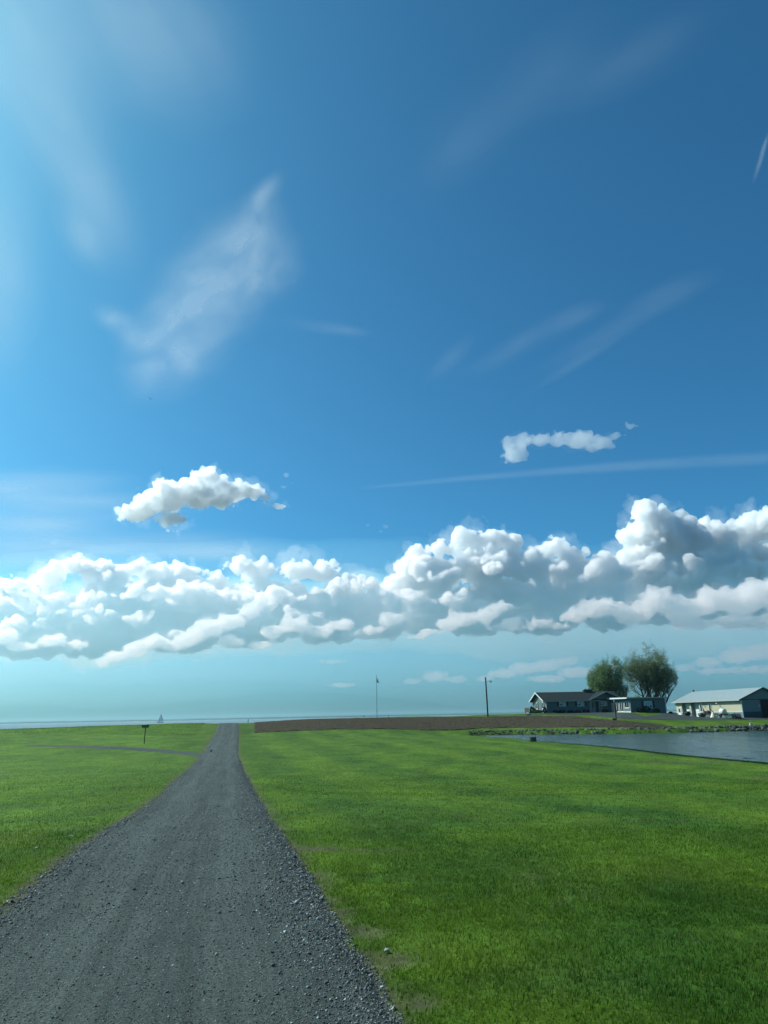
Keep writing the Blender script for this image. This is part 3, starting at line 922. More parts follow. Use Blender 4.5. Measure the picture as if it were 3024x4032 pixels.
# ------------------------------------------------------------------ barn
B1 = at(2928, 2825.6, 139.5); B2 = at(2667, 2825.0, 164.0)
BZ = 0.5 * (B1[2] + B2[2])
bd = B2[:2] - B1[:2]; BL = float(np.linalg.norm(bd)); BA = math.atan2(bd[1], bd[0])
BW = 9.2; BE = 3.4; BR = 5.35
barn = thing("barn", "cream steel barn with white metal roof and two white garage doors", "barn", (B1[0], B1[1], BZ), BA)
# local x runs along the sunlit wall away from the viewer, the wall faces +y, the building lies towards -y


def bs(u, yl=0.0):
    r_ = ray(u, 2800)[0]
    ca_, sa_ = math.cos(BA), math.sin(BA)
    ox, oy = B1[0] - sa_ * yl, B1[1] + ca_ * yl
    return (r_ * oy - ox) / (ca_ - r_ * sa_)


def bz(u, v, yl=0.0):
    s_ = bs(u, yl)
    Y = B1[1] + math.cos(BA) * yl + s_ * math.sin(BA)
    return float(at(u, v, Y)[2] - BZ)


g1a, g1b = bs(2716), bs(2688); g2a, g2b = bs(2754), bs(2724)
GH = 3.0
segs = [(0, g2a), (g2b, g1a), (g1b, BL)]
WN = 1.05
for a, b_ in segs:
    mb = MB(); mb.box(a, b_, -0.15, 0, WN, BE)
    x = a + 0.12
    while x < b_ - 0.08:
        mb.box(x, x + 0.05, 0.0, 0.028, WN + .06, BE - .02); x += 0.24
    mb.build("siding", M_beige, barn)
    mb = MB(); mb.box(a, b_, -0.15, -0.002, -0.4, WN - .002)
    x = a + 0.12
    while x < b_ - 0.08:
        mb.box(x, x + 0.05, -0.002, 0.026, -0.1, WN - .05); x += 0.24
    mb.build("wainscot", M_wains, barn)
    mb = MB(); mb.box(a, b_, 0.0, 0.045, WN - .045, WN + .055); mb.build("trim", M_white, barn)
for a, b_ in ((g2a, g2b), (g1a, g1b)):
    mb = MB(); mb.box(a + .001, b_ - .001, -0.15, 0, GH, BE); mb.build("siding", M_greysteel, barn)
    mb = MB(); mb.box(a - .08, a, -0.75, 0.03, -0.02, GH); mb.box(b_, b_ + .08, -0.75, 0.03, -0.02, GH); mb.box(a, b_, -0.75, -.151, GH, GH + .1); mb.build("door_jamb", M_wains, barn)
    gd = MB(); gd.box(a + .001, b_ - .001, -0.80, -0.755, -0.05, GH - .001); gd = gd.build("garage_door", M_white, barn)
    for k in range(5):
        h_ = (GH - .06) / 5
        mb = MB(); mb.box(a + .05, b_ - .05, -0.754, -0.71, k * h_ + .015, (k + 1) * h_ - .015); mb.build("panel", M_white, gd)
    mb = MB(); mb.box(.5 * (a + b_) - .12, .5 * (a + b_) + .12, -0.709, -0.68, .35, .39); mb.build("handle", M_black, gd)
# walk-in door
da, db = bs(2683), bs(2672)
mb = MB(); mb.box(da - .1, db + .1, 0.03, 0.07, -0.02, 2.2); mb.build("door_frame", M_white, barn)
mb = MB(); mb.box(da, db, 0.071, 0.11, 0.02, 2.1); d_ = mb.build("door", M_white, barn)
mb = MB(); mb.box(da + .2, db - .2, 0.111, 0.13, 1.1, 1.95); mb.build("pane", M_glass, d_)
mb = MB(); mb.lathe([(.04, 0), (.04, .06)], (da + .12, .12, 1.0), 8, 'y'); mb.build("handle", M_alu, d_)
for ua, ub in ((2769, 2759), (2804, 2794)):
    window(barn, bs(ua), bs(ub), 1.12, 2.75, 0.03, lights=1, rows=2, shutters=False, axis='y', sgn=1, curtain=False)
# other walls
mb = MB(); mb.extrude([(0.002, -.15, WN), (0.002, -BW, WN), (0.002, -BW, BE), (0.002, -BW / 2, BR - .12), (0.002, -.15, BE)], (0.15, 0, 0)); bw_ = mb.build("gable_siding", M_greysteel, barn)
for y in np.arange(-BW + .3, -.3, .32):
    h_ = BE + (BR - BE) * (1 - abs(y + BW / 2) / (BW / 2)) - .2
    mb = MB(); mb.box(-.024, .001, y, y + .05, WN + .06, h_); mb.build("rib", M_greysteel, bw_)
mb = MB(); mb.box(0.004, .15, -BW, -.15, -.4, WN - .002); mb.build("wainscot", M_navy, barn)
mb = MB(); mb.box(-.05, -.026, -BW, 0.0, BE - .16, BE - .02); mb.build("gable_trim", M_navy, barn)
mb = MB(); mb.box(-.05, .0, -.12, .05, -.1, BE - .17); mb.build("corner_trim", M_white, barn)
mb = MB(); mb.extrude([(BL, -.15, -.4), (BL, -BW, -.4), (BL, -BW, BE), (BL, -BW / 2, BR - .12), (BL, -.15, BE)], (-0.15, 0, 0)); mb.box(.15, BL - .15, -BW, -BW + .15, -.4, BE); mb.build("wall", M_greysteel, barn)
# big doorway in the gable, its shaded inside painted as a near-black panel on the wall
mb = MB(); mb.box(-.075, -.051, -6.6, -3.9, -.05, BE - .2); mb.build("doorway", M_dark, barn)
mb = MB(); mb.box(-.10, -.052, -3.88, -3.76, -.05, BE - .2); mb.build("door_jamb", M_navy, barn)
mb = MB(); mb.box(-.10, -.052, -3.72, -3.42, 1.85, 2.35); mb.build("meter_box", M_alu, barn)
# roof
bsl = (BR - BE) / (BW / 2)
for k in (0, 1):
    ye, yr = (0.62, -BW / 2) if k == 0 else (-BW - .62, -BW / 2)
    mb = MB(); mb.extrude([(-.5, ye, BE + .08 - .62 * bsl + .1), (BL + .5, ye, BE + .08 - .62 * bsl + .1), (BL + .5, yr, BR + .08 + .1), (-.5, yr, BR + .08 + .1)], (0, 0, -.1))
    rf = mb.build("roof", M_metalroof, barn)
    mb = MB()
    for x in np.arange(-.4, BL + .4, .6):
        mb.extrude([(x, ye, BE + .18 - .62 * bsl), (x + .05, ye, BE + .18 - .62 * bsl), (x + .05, yr, BR + .18), (x, yr, BR + .18)], (0, 0, .03))
    o_ = mb.build("roof_ribs", M_metalroof, rf); o_["kind"] = "stuff"
    zf = BE + .18 - .62 * bsl
    mb = MB(); mb.box(-.5, BL + .5, ye + (.003 if k == 0 else -.1), ye + (.1 if k == 0 else -.003), zf - .2, zf + .0); mb.build("gutter", M_offwhite, barn)
    mb = MB(); mb.extrude([(-.55, ye, zf - .24), (-.55, yr, BR - .06), (-.55, yr, BR + .2), (-.55, ye, zf + .02)], (.045, 0, 0)); mb.build("rake_trim", M_navy, barn)
mb = MB(); mb.box(-.5, BL + .5, 0.0, .6, BE - .24, BE - .2); mb.build("soffit", M_greysteel, barn)
mb = MB(); mb.lathe([(.0, 0), (.16, .0), (.16, .25), (.28, .26), (.05, .42), (0, .45)], (BL - .2, -BW / 2, BR + .17), 12); mb.build("roof_vent", M_dark, barn)
# gooseneck lamps
for u in (2776, 2836, 2672):
    x = bs(u)
    mb = MB(); mb.tube([(x, 0.03, 2.75), (x, .22, 2.98), (x, .45, 3.0), (x, .58, 2.86)], .028, 6)
    lm = mb.build("wall_lamp", M_black, barn)
    mb = MB(); mb.lathe([(.05, .14), (.08, .12), (.20, 0), (.19, -.005)], (x, .58, 2.72), 12); mb.build("lamp_shade", M_black if u != 2836 else M_white, lm)
print("buildings", round(time.time() - T0, 1))

# ------------------------------------------------------------------ machinery along the barn
def yard_spot(u, v, Y):
    p = at(u, v, Y); return (p[0], p[1], float(height(p[0], p[1])) + .06)
def bspot(u, d):
    """place d metres out from the barn's sunlit wall at image column u"""
    r_ = ray(u, 2822)[0]
    ca_, sa_ = math.cos(BA), math.sin(BA)
    s_ = bs(u, d)
    x, y = B1[0] + ca_ * s_ - sa_ * d, B1[1] + sa_ * s_ + ca_ * d
    return (x, y, float(height(x, y)) + .06)


def wheel(parent, c, r, w, axis='y', name="wheel"):
    mb = MB(); mb.lathe([(r * .55, -w / 2), (r * .9, -w / 2), (r, -w / 4), (r, w / 4), (r * .9, w / 2), (r * .55, w / 2)], c, 18, axis)
    wl = mb.build(name, M_rubber, parent)
    mb = MB(); mb.lathe([(.0, -w * .3), (r * .56, -w * .35), (r * .56, w * .35), (.0, w * .3)], c, 14, axis); mb.build("rim", M_cream, wl)
    return wl


# teal hopper
p = bspot(2762, 2.6)
hp = thing("hopper", "dark teal round bellied hopper beside the second garage door", "hopper", p)
mb = MB(); mb.lathe([(.25, .0), (.55, .18), (.78, .55), (.82, .85), (.74, .84), (.5, .5), (.1, .3)], (0, 0, 0), 18); mb.build("bowl", M_teal, hp, True)
mb = MB(); mb.lathe([(.80, .85), (.87, .87), (.87, .93), (.78, .93), (.76, .85)], (0, 0, 0), 18); mb.build("rim", M_curtain, hp, True)
# dark cultivator behind the cone
p = bspot(2795, 2.2)
cu = thing("cultivator", "rusty dark cultivator frame with folded arms standing by the barn windows", "cultivator", p, BA)
mb = MB(); mb.box(-2.2, 2.2, -.05, .05, .75, .87); mb.box(-2.2, 2.2, .55, .65, .75, .87)
for x in (-2.1, -.9, .4, 1.6): mb.box(x, x + .1, -.4, 1.1, .62, .74)
mb.build("frame", M_rust, cu)
for k, x in enumerate(np.linspace(-2.0, 2.0, 9)):
    mb = MB(); mb.tube([(x, .0, .75), (x, -.25, .6), (x, -.22, .3), (x, .05, .05)], .045, 5); mb.build("tine", M_rust, cu)
for x in (-1.4, -.3, 1.1):
    mb = MB(); mb.tube([(x, .3, .8), (x + .2, .35, 1.35), (x + .75, .3, 1.5)], .07, 6); mb.build("arm", M_rust, cu)
mb = MB(); mb.box(-.5, .9, .1, .7, .88, 1.32); mb.build("gearbox", M_black, cu)
mb = MB(); mb.tube([(1.7, .3, .8), (1.72, .3, 1.65), (1.7, .3, 1.75)], [.06, .06, .12], 6); mb.build("hydraulic_ram", M_black, cu)
for x in (-1.7, 1.9): wheel(cu, (x, .95, .32), .32, .2)
# cream cone spreader
p = bspot(2806, 3.6)
co = thing("cone_spreader", "cream cone shaped spreader tank standing in front of the dark cultivator", "spreader", p)
mb = MB(); mb.lathe([(.62, .0), (.60, .12), (.36, .62), (.16, 1.05), (.13, 1.16), (0, 1.17)], (0, 0, 0), 18); mb.build("tank", M_cream, co, True)
mb = MB(); mb.lathe([(.17, 1.17), (.17, 1.24), (0, 1.25)], (0, 0, 0), 12); mb.build("lid", M_black, co)
# white round sprayer tank on a dark trolley
p = bspot(2846, 2.4)
sp = thing("sprayer", "white round sprayer tank on a dark wheeled frame near the barn corner", "sprayer", p, BA)
mb = MB(); mb.lathe([(0, -.72), (.35, -.70), (.55, -.5), (.6, -.2), (.6, .2), (.55, .5), (.35, .70), (0, .72)], (0, 0, 1.15), 18, 'x'); mb.build("tank", M_poly, sp, True)
mb = MB(); mb.lathe([(.2, 0), (.2, .1), (0, .11)], (0, 0, 1.74), 12); mb.build("lid", M_black, sp)
mb = MB(); mb.box(-1.2, 1.2, -.45, -.37, .42, .54); mb.box(-1.2, 1.2, .37, .45, .42, .54); mb.box(-1.2, -1.1, -.369, .369, .43, .53); mb.box(1.1, 1.2, -.369, .369, .43, .53); mb.build("frame", M_rust, sp)
for x in (-.9, .9):
    mb = MB(); mb.box(x - .04, x + .04, -.45, .45, .541, .62); mb.build("saddle", M_rust, sp)
for y in (-.62, .62): wheel(sp, (0, y, .36), .36, .22)
mb = MB(); mb.tube([(1.2, 0, .48), (2.0, 0, .45), (2.1, 0, .05)], .05, 6); mb.build("drawbar", M_rust, sp)
# green mower deck and planter bar
p = bspot(2878, 2.6)
gm_ = thing("mower_deck", "low green mower deck with gauge wheels lying beside the barn corner", "mower", p, BA)
mb = MB(); mb.extrude([(-1.3, -.7, .18), (1.3, -.7, .18), (1.45, 0, .18), (1.2, .75, .18), (-1.2, .75, .18), (-1.45, 0, .18)], (0, 0, .3)); mb.build("deck", M_green, gm_)
mb = MB(); mb.box(-.35, .35, -.3, .3, .481, .75); mb.build("gearbox", M_green, gm_)
mb = MB(); mb.tube([(-.5, .3, .48), (0, .9, 1.05), (.5, .3, .48)], .05, 6); mb.build("hitch", M_green, gm_)
for x in (-1.1, 1.1):
    mb = MB(); mb.lathe([(.3, 0), (.3, .08), (.1, .1)], (x, .1, .48), 12); mb.build("pulley_cover", M_black, gm_)
    wheel(gm_, (x, -.95, .2), .2, .14)
    mb = MB(); mb.tube([(x, -.68, .4), (x, -.95, .45), (x, -.95, .22)], .035, 6); mb.build("caster_arm", M_black, gm_)
p = bspot(2903, 2.4)
pl = thing("seed_planter", "small dark seeder with upright levers at the near barn corner", "seeder", p, BA)
mb = MB(); mb.box(-.9, .9, -.06, .06, .4, .52); mb.build("toolbar", M_rust, pl)
for x in (-.7, 0, .7):
    mb = MB(); mb.extrude([(x - .16, -.16, .55), (x + .16, -.16, .55), (x + .2, .2, .95), (x - .2, .2, .95)], (0, .12, .02)); mb.build("seed_box", M_black, pl)
    mb = MB(); mb.lathe([(.0, -.02), (.22, -.015), (.22, .015), (0, .02)], (x, .0, .22), 14, 'x'); mb.build("disc", M_rust, pl)
    mb = MB(); mb.tube([(x, 0, .4), (x, 0, .22)], .03, 5); mb.build("shank", M_rust, pl)
mb = MB(); mb.tube([(.85, 0, .5), (.9, .05, 1.25)], .03, 6); mb.build("lever", M_black, pl)
# tractor half hidden in the gable doorway at the picture edge
ca_, sa_ = math.cos(BA), math.sin(BA)
tx, ty = B1[0] + ca_ * -2.6 - sa_ * -5.6, B1[1] + sa_ * -2.6 + ca_ * -5.6
tr = thing("tractor", "dark green tractor with pale fender parked at the barn's gable doorway", "tractor", (tx, ty, float(height(tx, ty)) + .06), BA + R(90))
mb = MB(); mb.box(-.45, .45, -1.9, .3, .75, 1.45); mb.build("hood", M_green, tr)
mb = MB(); mb.box(-.6, .6, .301, 1.5, .6, 1.1); mb.build("chassis", M_black, tr)
for x in (-.85, .85):
    wheel(tr, (x, 1.0, .78), .78, .42, 'x', "rear_wheel")
    wheel(tr, (x * .9, -1.4, .42), .42, .26, 'x', "front_wheel")
    mb = MB(); mb.lathe([(.84, -.2), (.90, -.2), (.90, .2), (.84, .2)], (x, 1.0, .8), 20, 'x'); fb = mb.build("fender", M_poly, tr)
    for v_ in fb.data.vertices:
        if v_.co.z < 1.0: v_.co.z = 1.0 + (v_.co.z - 1.0) * .02
mb = MB(); mb.box(-.35, .35, .9, 1.4, 1.101, 1.2); mb.box(-.35, .35, 1.3, 1.4, 1.2, 1.7); mb.build("seat", M_black, tr)
mb = MB(); mb.tube([(-.6, 1.5, 1.0), (-.6, 1.55, 2.35), (.6, 1.55, 2.35), (.6, 1.5, 1.0)], .04, 6); mb.build("roll_bar", M_black, tr)
mb = MB(); mb.tube([(.2, -1.0, 1.45), (.2, -1.0, 2.1)], .04, 8); mb.build("exhaust_pipe", M_black, tr)
mb = MB(); mb.lathe([(.17, -.015), (.2, -.015), (.2, .015), (.17, .015)], (0, .55, 1.55), 14); mb.build("steering_wheel", M_black, tr)
# two dark kettles used as planters
for (u, v, Y, sc, lb) in ((2643, 2824.5, 150, 1.0, "round black kettle standing on the grass left of the barn"),
                          (2710, 2825.5, 148, 1.35, "larger black kettle standing before the first garage door")):
    p = yard_spot(u, v, Y)
    kt = thing("kettle", lb, "kettle", p, group="black kettles in the yard")
    mb = MB(); mb.lathe([(.0, .05), (.22, .06), (.36, .22), (.41, .42), (.37, .62), (.33, .68), (.36, .72), (.33, .73), (.28, .66), (0, .6)], (0, 0, 0), 18); o_ = mb.build("bowl", M_black, kt, True); o_.scale = (sc,) * 3
    mb = MB()
    for k in range(3):
        a = k * 2.094; mb.tube([(.22 * math.cos(a), .22 * math.sin(a), .1), (.27 * math.cos(a), .27 * math.sin(a), -.08)], .04, 6)
    for k in range(3):
        a = k * 2.094
        m2 = MB(); m2.tube([(.22 * math.cos(a) * sc, .22 * math.sin(a) * sc, .12 * sc), (.27 * math.cos(a) * sc, .27 * math.sin(a) * sc, -.06)], .04 * sc, 6); m2.build("leg", M_black, kt)
    m2 = MB(); m2.tube([(.4 * sc, 0, .45 * sc), (.52 * sc, 0, .55 * sc), (.4 * sc, 0, .62 * sc)], .03 * sc, 6); m2.build("handle", M_black, kt)

# ------------------------------------------------------------------ poles, flag, sign, posts
p = at(1921, 2818.6, 150.0); p[2] = float(height(p[0], p[1]))
up = thing("light_pole", "tall dark wooden utility pole with a lamp on a short arm", "pole", p)
mb = MB(); mb.tube([(0, 0, -.3), (0, 0, 3), (-.03, 0, 8.0)], [.17, .155, .12], 10); mb.build("pole", M_pole, up)
mb = MB(); mb.tube([(.1, -.05, 7.0), (.5, -.2, 7.2), (.85, -.3, 7.22)], .035, 6); ar = mb.build("lamp_arm", M_alu, up)
mb = MB(); mb.lathe([(.0, .22), (.10, .2), (.12, .05), (.24, -.08), (.2, -.2), (.08, -.27), (0, -.28)], (.95, -.33, 7.15), 12); mb.build("lamp_head", M_curtain, ar, True)

p = at(1484.5, 2826.5, 150.0); p[2] = float(height(p[0], p[1]))
fp = thing("flagpole", "slim grey metal flagpole with a drooping striped flag at its top", "flagpole", p)
mb = MB(); mb.tube([(0, 0, -.2), (0, 0, 4), (0, 0, 8.45)], [.07, .055, .035], 8); mb.build("pole", M_alu, fp)
mb = MB(); mb.lathe([(0, 8.45), (.07, 8.5), (.07, 8.56), (0, 8.61)], (0, 0, 0), 10); mb.build("finial", M_alu, fp, True)
mb = MB(); mb.box(-.1, -.03, -.05, .05, 1.2, 1.4); mb.build("cleat", M_black, fp)
mb = MB(); mb.tube([(.06, .03, 1.3), (.05, .02, 8.4)], .008, 4); mb.build("halyard", M_offwhite, fp)
# hanging flag with soft folds
M_flag, t, b = nodes("flag_cloth")
tc = N(t, "ShaderNodeTexCoord"); sx_ = N(t, "ShaderNodeSeparateXYZ"); t.links.new(tc.outputs["UV"], sx_.inputs[0])
fr = N(t, "ShaderNodeMath", operation='MULTIPLY', in_1=6.5); t.links.new(sx_.outputs[1], fr.inputs[0])
fr2 = N(t, "ShaderNodeMath", operation='FRACT'); t.links.new(fr.outputs[0], fr2.inputs[0])
gt = N(t, "ShaderNodeMath", operation='GREATER_THAN', in_1=0.5); t.links.new(fr2.outputs[0], gt.inputs[0])
mx = N(t, "ShaderNodeMix", data_type='RGBA'); mx.inputs[6].default_value = (0.5, 0.5, 0.48, 1); mx.inputs[7].default_value = (0.20, 0.02, 0.02, 1)
t.links.new(gt.outputs[0], mx.inputs[0])
c1_ = N(t, "ShaderNodeMath", operation='LESS_THAN', in_1=0.42); t.links.new(sx_.outputs[0], c1_.inputs[0])
c2_ = N(t, "ShaderNodeMath", operation='GREATER_THAN', in_1=0.46); t.links.new(sx_.outputs[1], c2_.inputs[0])
cc_ = N(t, "ShaderNodeMath", operation='MULTIPLY'); t.links.new(c1_.outputs[0], cc_.inputs[0]); t.links.new(c2_.outputs[0], cc_.inputs[1])
vo = N(t, "ShaderNodeTexVoronoi", in_Scale=14.0); t.links.new(tc.outputs["UV"], vo.inputs["Vector"])
st = N(t, "ShaderNodeMath", operation='LESS_THAN', in_1=0.25); t.links.new(vo.outputs["Distance"], st.inputs[0])
mxs = N(t, "ShaderNodeMix", data_type='RGBA'); mxs.inputs[6].default_value = (0.015, 0.02, 0.06, 1); mxs.inputs[7].default_value = (0.5, 0.5, 0.5, 1)
t.links.new(st.outputs[0], mxs.inputs[0])
mx2 = N(t, "ShaderNodeMix", data_type='RGBA'); t.links.new(cc_.outputs[0], mx2.inputs[0]); t.links.new(mx.outputs[2], mx2.inputs[6]); t.links.new(mxs.outputs[2], mx2.inputs[7])
t.links.new(mx2.outputs[2], b.inputs["Base Color"]); b.inputs["Roughness"].default_value = 0.85
nu, nv = 16, 12
V, UV = [], []
for j in range(nv):
    for i_ in range(nu):
        s_, q = i_ / (nu - 1), j / (nv - 1)        # s_ out along the fly, q from bottom (0) to top (1)
        x = .06 + s_ * .62 * (1 - .55 * q) + .03 * math.sin(9 * s_ + 2 * q)
        y = .10 * math.sin(7.5 * s_ + q) * s_
        z = 8.15 - (1 - q) * 1.05 - s_ * (1.05 * (.35 + .65 * q)) * .9
        V.append((x, y, z)); UV.append((s_, q))
i_ = (np.arange(nv - 1)[:, None] * nu + np.arange(nu - 1)[None]).ravel()
fl = np_mesh("flag", V, np.stack([i_, i_ + 1, i_ + nu + 1, i_ + nu], 1), M_flag, fp, True)
lay = fl.data.uv_layers.new(name="cloth")
vi = np.zeros(len(fl.data.loops), np.int32); fl.data.loops.foreach_get("vertex_index", vi)
lay.data.foreach_set("uv", np.array(UV, np.float32)[vi].ravel())
md = fl.modifiers.new("thickness", 'SOLIDIFY'); md.thickness = .01

p = at(568, 2927.5, 88.0); p[2] = float(height(p[0], p[1]))
sg = thing("signpost", "dark green T shaped signpost standing beside the side track", "signpost", p)
mb = MB(); mb.tube([(-.02, 0, -.2), (.02, 0, 1.85)], .055, 8); mb.build("post", M_signg, sg)
mb = MB(); mb.box(-.42, .44, -.07, -.035, 1.97, 2.12); mb.build("board", M_signg, sg)
mb = MB(); mb.box(-.42, .42, -.065, -.035, 1.84, 1.955); mb.build("board", M_signg, sg)
mb = MB(); mb.box(-.44, .46, -.034, .06, 2.10, 2.15); mb.build("cap", M_signg, sg)

for (u, v0, v1, Y, w_, lb) in ((977, 2827, 2841.8, 140.5, .06, "slim dark marker post standing where the lane tops the brow"),
                               (1433, 2820.5, 2828.5, 149, .05, "short dark post just left of the flagpole"),
                               (1530, 2817.5, 2825.5, 150, .05, "short dark post just right of the flagpole")):
    p = at(u, v1, Y); h_ = at(u, v0, Y)[2] - p[2]; p[2] = float(height(p[0], p[1]))
    po = thing("marker_post", lb, "post", p, group="short posts along the brow")
    mb = MB(); mb.tube([(0, 0, -.2), (0, 0, h_ * .9)], w_, 8); mb.build("post", M_black, po)
    mb = MB(); mb.lathe([(w_, h_ * .9), (w_ * 1.5, h_ * .92), (w_ * 1.3, h_), (0, h_ * 1.03)], (0, 0, 0), 8); mb.build("cap", M_black, po)

p = at(2425.5, 2829, 138.5); p[2] = float(height(p[0], p[1]))
lp = thing("yard_lamp", "weathered wooden lamp post standing in the drive before the wing", "lamp post", p)
mb = MB(); mb.box(-.11, .11, -.11, .11, -.3, 3.3); mb.build("post", M_wood, lp)
mb = MB(); mb.box(-.3, .32, -.17, -.112, 2.62, 2.72); mb.build("crossbar", M_postw, lp)
mb = MB(); mb.lathe([(.0, 3.3), (.13, 3.32), (.15, 3.55), (.2, 3.57), (.04, 3.72), (0, 3.74)], (0, 0, 0), 10); mb.build("lantern", M_alu, lp)
mb = MB(); mb.lathe([(.05, 3.0), (.1, 3.02), (.1, 3.2), (.05, 3.24)], (.14, -.06, 0), 10); mb.build("floodlight", M_alu, lp)

# dark wooden box on the near shore, pale pedestal across the water
p = on_ground(2099, 2922, 60, 120)
bx_ = thing("dock_box", "dark square wooden box on posts at the pond's near edge", "box", p, R(8))
for k in range(4):
    mb = MB(); mb.box(-.36, .36, -.3, -.26, .10 + k * .12, .205 + k * .12); mb.build("plank", M_wood, bx_)
mb = MB(); mb.box(-.34, .34, -.258, .3, .06, .54); mb.build("body", M_black, bx_)
mb = MB(); mb.box(-.4, .4, -.34, .34, .58, .63); mb.build("lid", M_wood, bx_)
for x in (-.33, .27):
    mb = MB(); mb.box(x, x + .07, -.25, -.18, -.3, .058); mb.build("leg", M_wood, bx_)
p = on_ground(2957, 2858, 110, 140)
pd = thing("utility_pedestal", "pale grey utility pedestal on the grass across the pond", "pedestal", p)
mb = MB(); mb.box(-.17, .17, -.14, .14, -.1, .42); mb.build("cabinet", M_curtain, pd)
mb = MB(); mb.extrude([(-.2, -.17, .421), (.2, -.17, .421), (.2, 0, .52), (.2, .17, .421), (-.2, .17, .421), (-.2, 0, .52)][:3] + [(-.2, 0, .52)], (0, .02, .03)); mb.box(-.19, .19, -.16, .16, .421, .46); mb.build("hood", M_offwhite, pd)
mb = MB(); mb.tube([(.32, .0, -.1), (.32, 0, .3)], .05, 8); mb.build("stub_pipe", M_curtain, pd)

# deck corner and grill beside the gable end
dk = thing("deck", "brown wooden deck corner with railing behind the gable end", "deck", (H0[0], H0[1], H0[2]), HA)
mb = MB(); mb.box(-1.5, -.05, 7.6, 10.8, .3, .42); mb.build("floor", M_wood, dk)
for k, y in enumerate(np.arange(7.65, 10.8, .2)):
    mb = MB(); mb.box(-1.5, -1.45, y, y + .14, .421, 1.2); mb.build("picket", M_wood, dk)
mb = MB(); mb.box(-1.55, -1.4, 7.6, 10.8, 1.201, 1.26); mb.build("rail", M_postw, dk)
for x, y in ((-1.45, 7.7), (-1.45, 10.6), (-.2, 10.6)):
    mb = MB(); mb.box(x, x + .1, y, y + .1, -.6, .299); mb.build("post", M_wood, dk)
gr = thing("grill", "small black barbecue grill on the deck", "grill", tuple(house.matrix_basis @ Vector((-.6, 8.6, .42))) if False else (H0[0] + ca * -.6 - sa * 8.6, H0[1] + sa * -.6 + ca * 8.6, H0[2] + .42))
mb = MB(); mb.lathe([(0, .75), (.2, .78), (.3, .95), (.28, 1.05), (.12, 1.15), (0, 1.17)], (0, 0, 0), 12); mb.build("bowl", M_black, gr, True)
for k in range(3):
    a = k * 2.094; mb = MB(); mb.tube([(.12 * math.cos(a), .12 * math.sin(a), .8), (.25 * math.cos(a), .25 * math.sin(a), 0)], .02, 5); mb.build("leg", M_black, gr)

# ------------------------------------------------------------------ sailing boat, birds
p = at(632, 2845, 1450.0)
boat = thing("sailboat", "white sailed yacht with a dark hull far out on the bay", "sailboat", (p[0], p[1], SEA_Z), 0)
# hull: lofted sections, bow to the left
secs = [(-7.2, .15, 1.5, 1.35), (-5.5, 1.0, 1.35, .2), (-2.5, 1.8, 1.2, -.3), (1.5, 2.0, 1.1, -.4), (5.0, 1.7, 1.15, -.1), (6.6, 1.3, 1.25, .35)]
V, Fc = [], []
for x, w_, top, kz in secs:
    V += [(x, -w_, top), (x, -w_ * .8, kz * .5 + .25), (x, 0, kz), (x, w_ * .8, kz * .5 + .25), (x, w_, top)]
for i_ in range(len(secs) - 1):
    for k in range(4): Fc.append((i_ * 5 + k, i_ * 5 + k + 1, i_ * 5 + k + 6, i_ * 5 + k + 5))
    Fc.append((i_ * 5 + 4, i_ * 5, i_ * 5 + 5, i_ * 5 + 9))
Fc += [(0, 4, 3, 2, 1), tuple(25 + k for k in range(5))]
mb = MB(); mb.add(V, Fc); mb.build("hull", M_hull, boat)
mb = MB(); mb.extrude([(-2.5, -1.0, 1.25), (3.2, -1.1, 1.15), (2.8, -1.0, 1.75), (-1.6, -.9, 1.8)], (0, 2.0, 0)); mb.build("cabin", M_white, boat)
mb = MB(); mb.tube([(-.3, 0, 1.0), (-.3, 0, 17.2)], [.12, .06], 8); mb.build("mast", M_alu, boat)
mb = MB(); mb.tube([(-.2, 0, 2.6), (5.4, -.6, 2.5)], .09, 6); mb.build("boom", M_alu, boat)


def sail(name, a, b_, c_, belly, roach=0.0):
    n_ = 10; V = []; Fq = []
    a, b_, c_ = np.array(a, float), np.array(b_, float), np.array(c_, float)   # head, tack, clew
    for i_ in range(n_ + 1):
        t_ = i_ / n_
        l_ = a * (1 - t_) + b_ * t_; r_ = a * (1 - t_) + c_ * t_
        for j in range(6):
            s_ = j / 5
            q = l_ * (1 - s_) + r_ * s_
            q[1] -= belly * math.sin(math.pi * s_) * (1 - abs(2 * t_ - 1) * .5) * t_
            q[0] += roach * math.sin(math.pi * t_) * s_
            V.append(q)
    for i_ in range(n_):
        for j in range(5): Fq.append((i_ * 6 + j, i_ * 6 + j + 1, i_ * 6 + j + 7, i_ * 6 + j + 6))
    o_ = np_mesh(name, np.array(V), np.array(Fq), M_sail, boat, True)
    m_ = o_.modifiers.new("cloth", 'SOLIDIFY'); m_.thickness = .03
    return o_
sail("mainsail", (-.2, 0, 17.0), (-.15, 0, 2.8), (5.3, -.9, 2.7), .7, .7)
sail("jib", (-.5, -.05, 15.6), (-6.7, -.1, 1.8), (-1.2, -.9, 2.3), .8)
for k in range(6):
    x = -6.4 + k * 2.5; mb = MB(); mb.tube([(x, -1.2, 1.2), (x, -1.2, 2.0)], .03, 4); mb.build("stanchion", M_alu, boat)


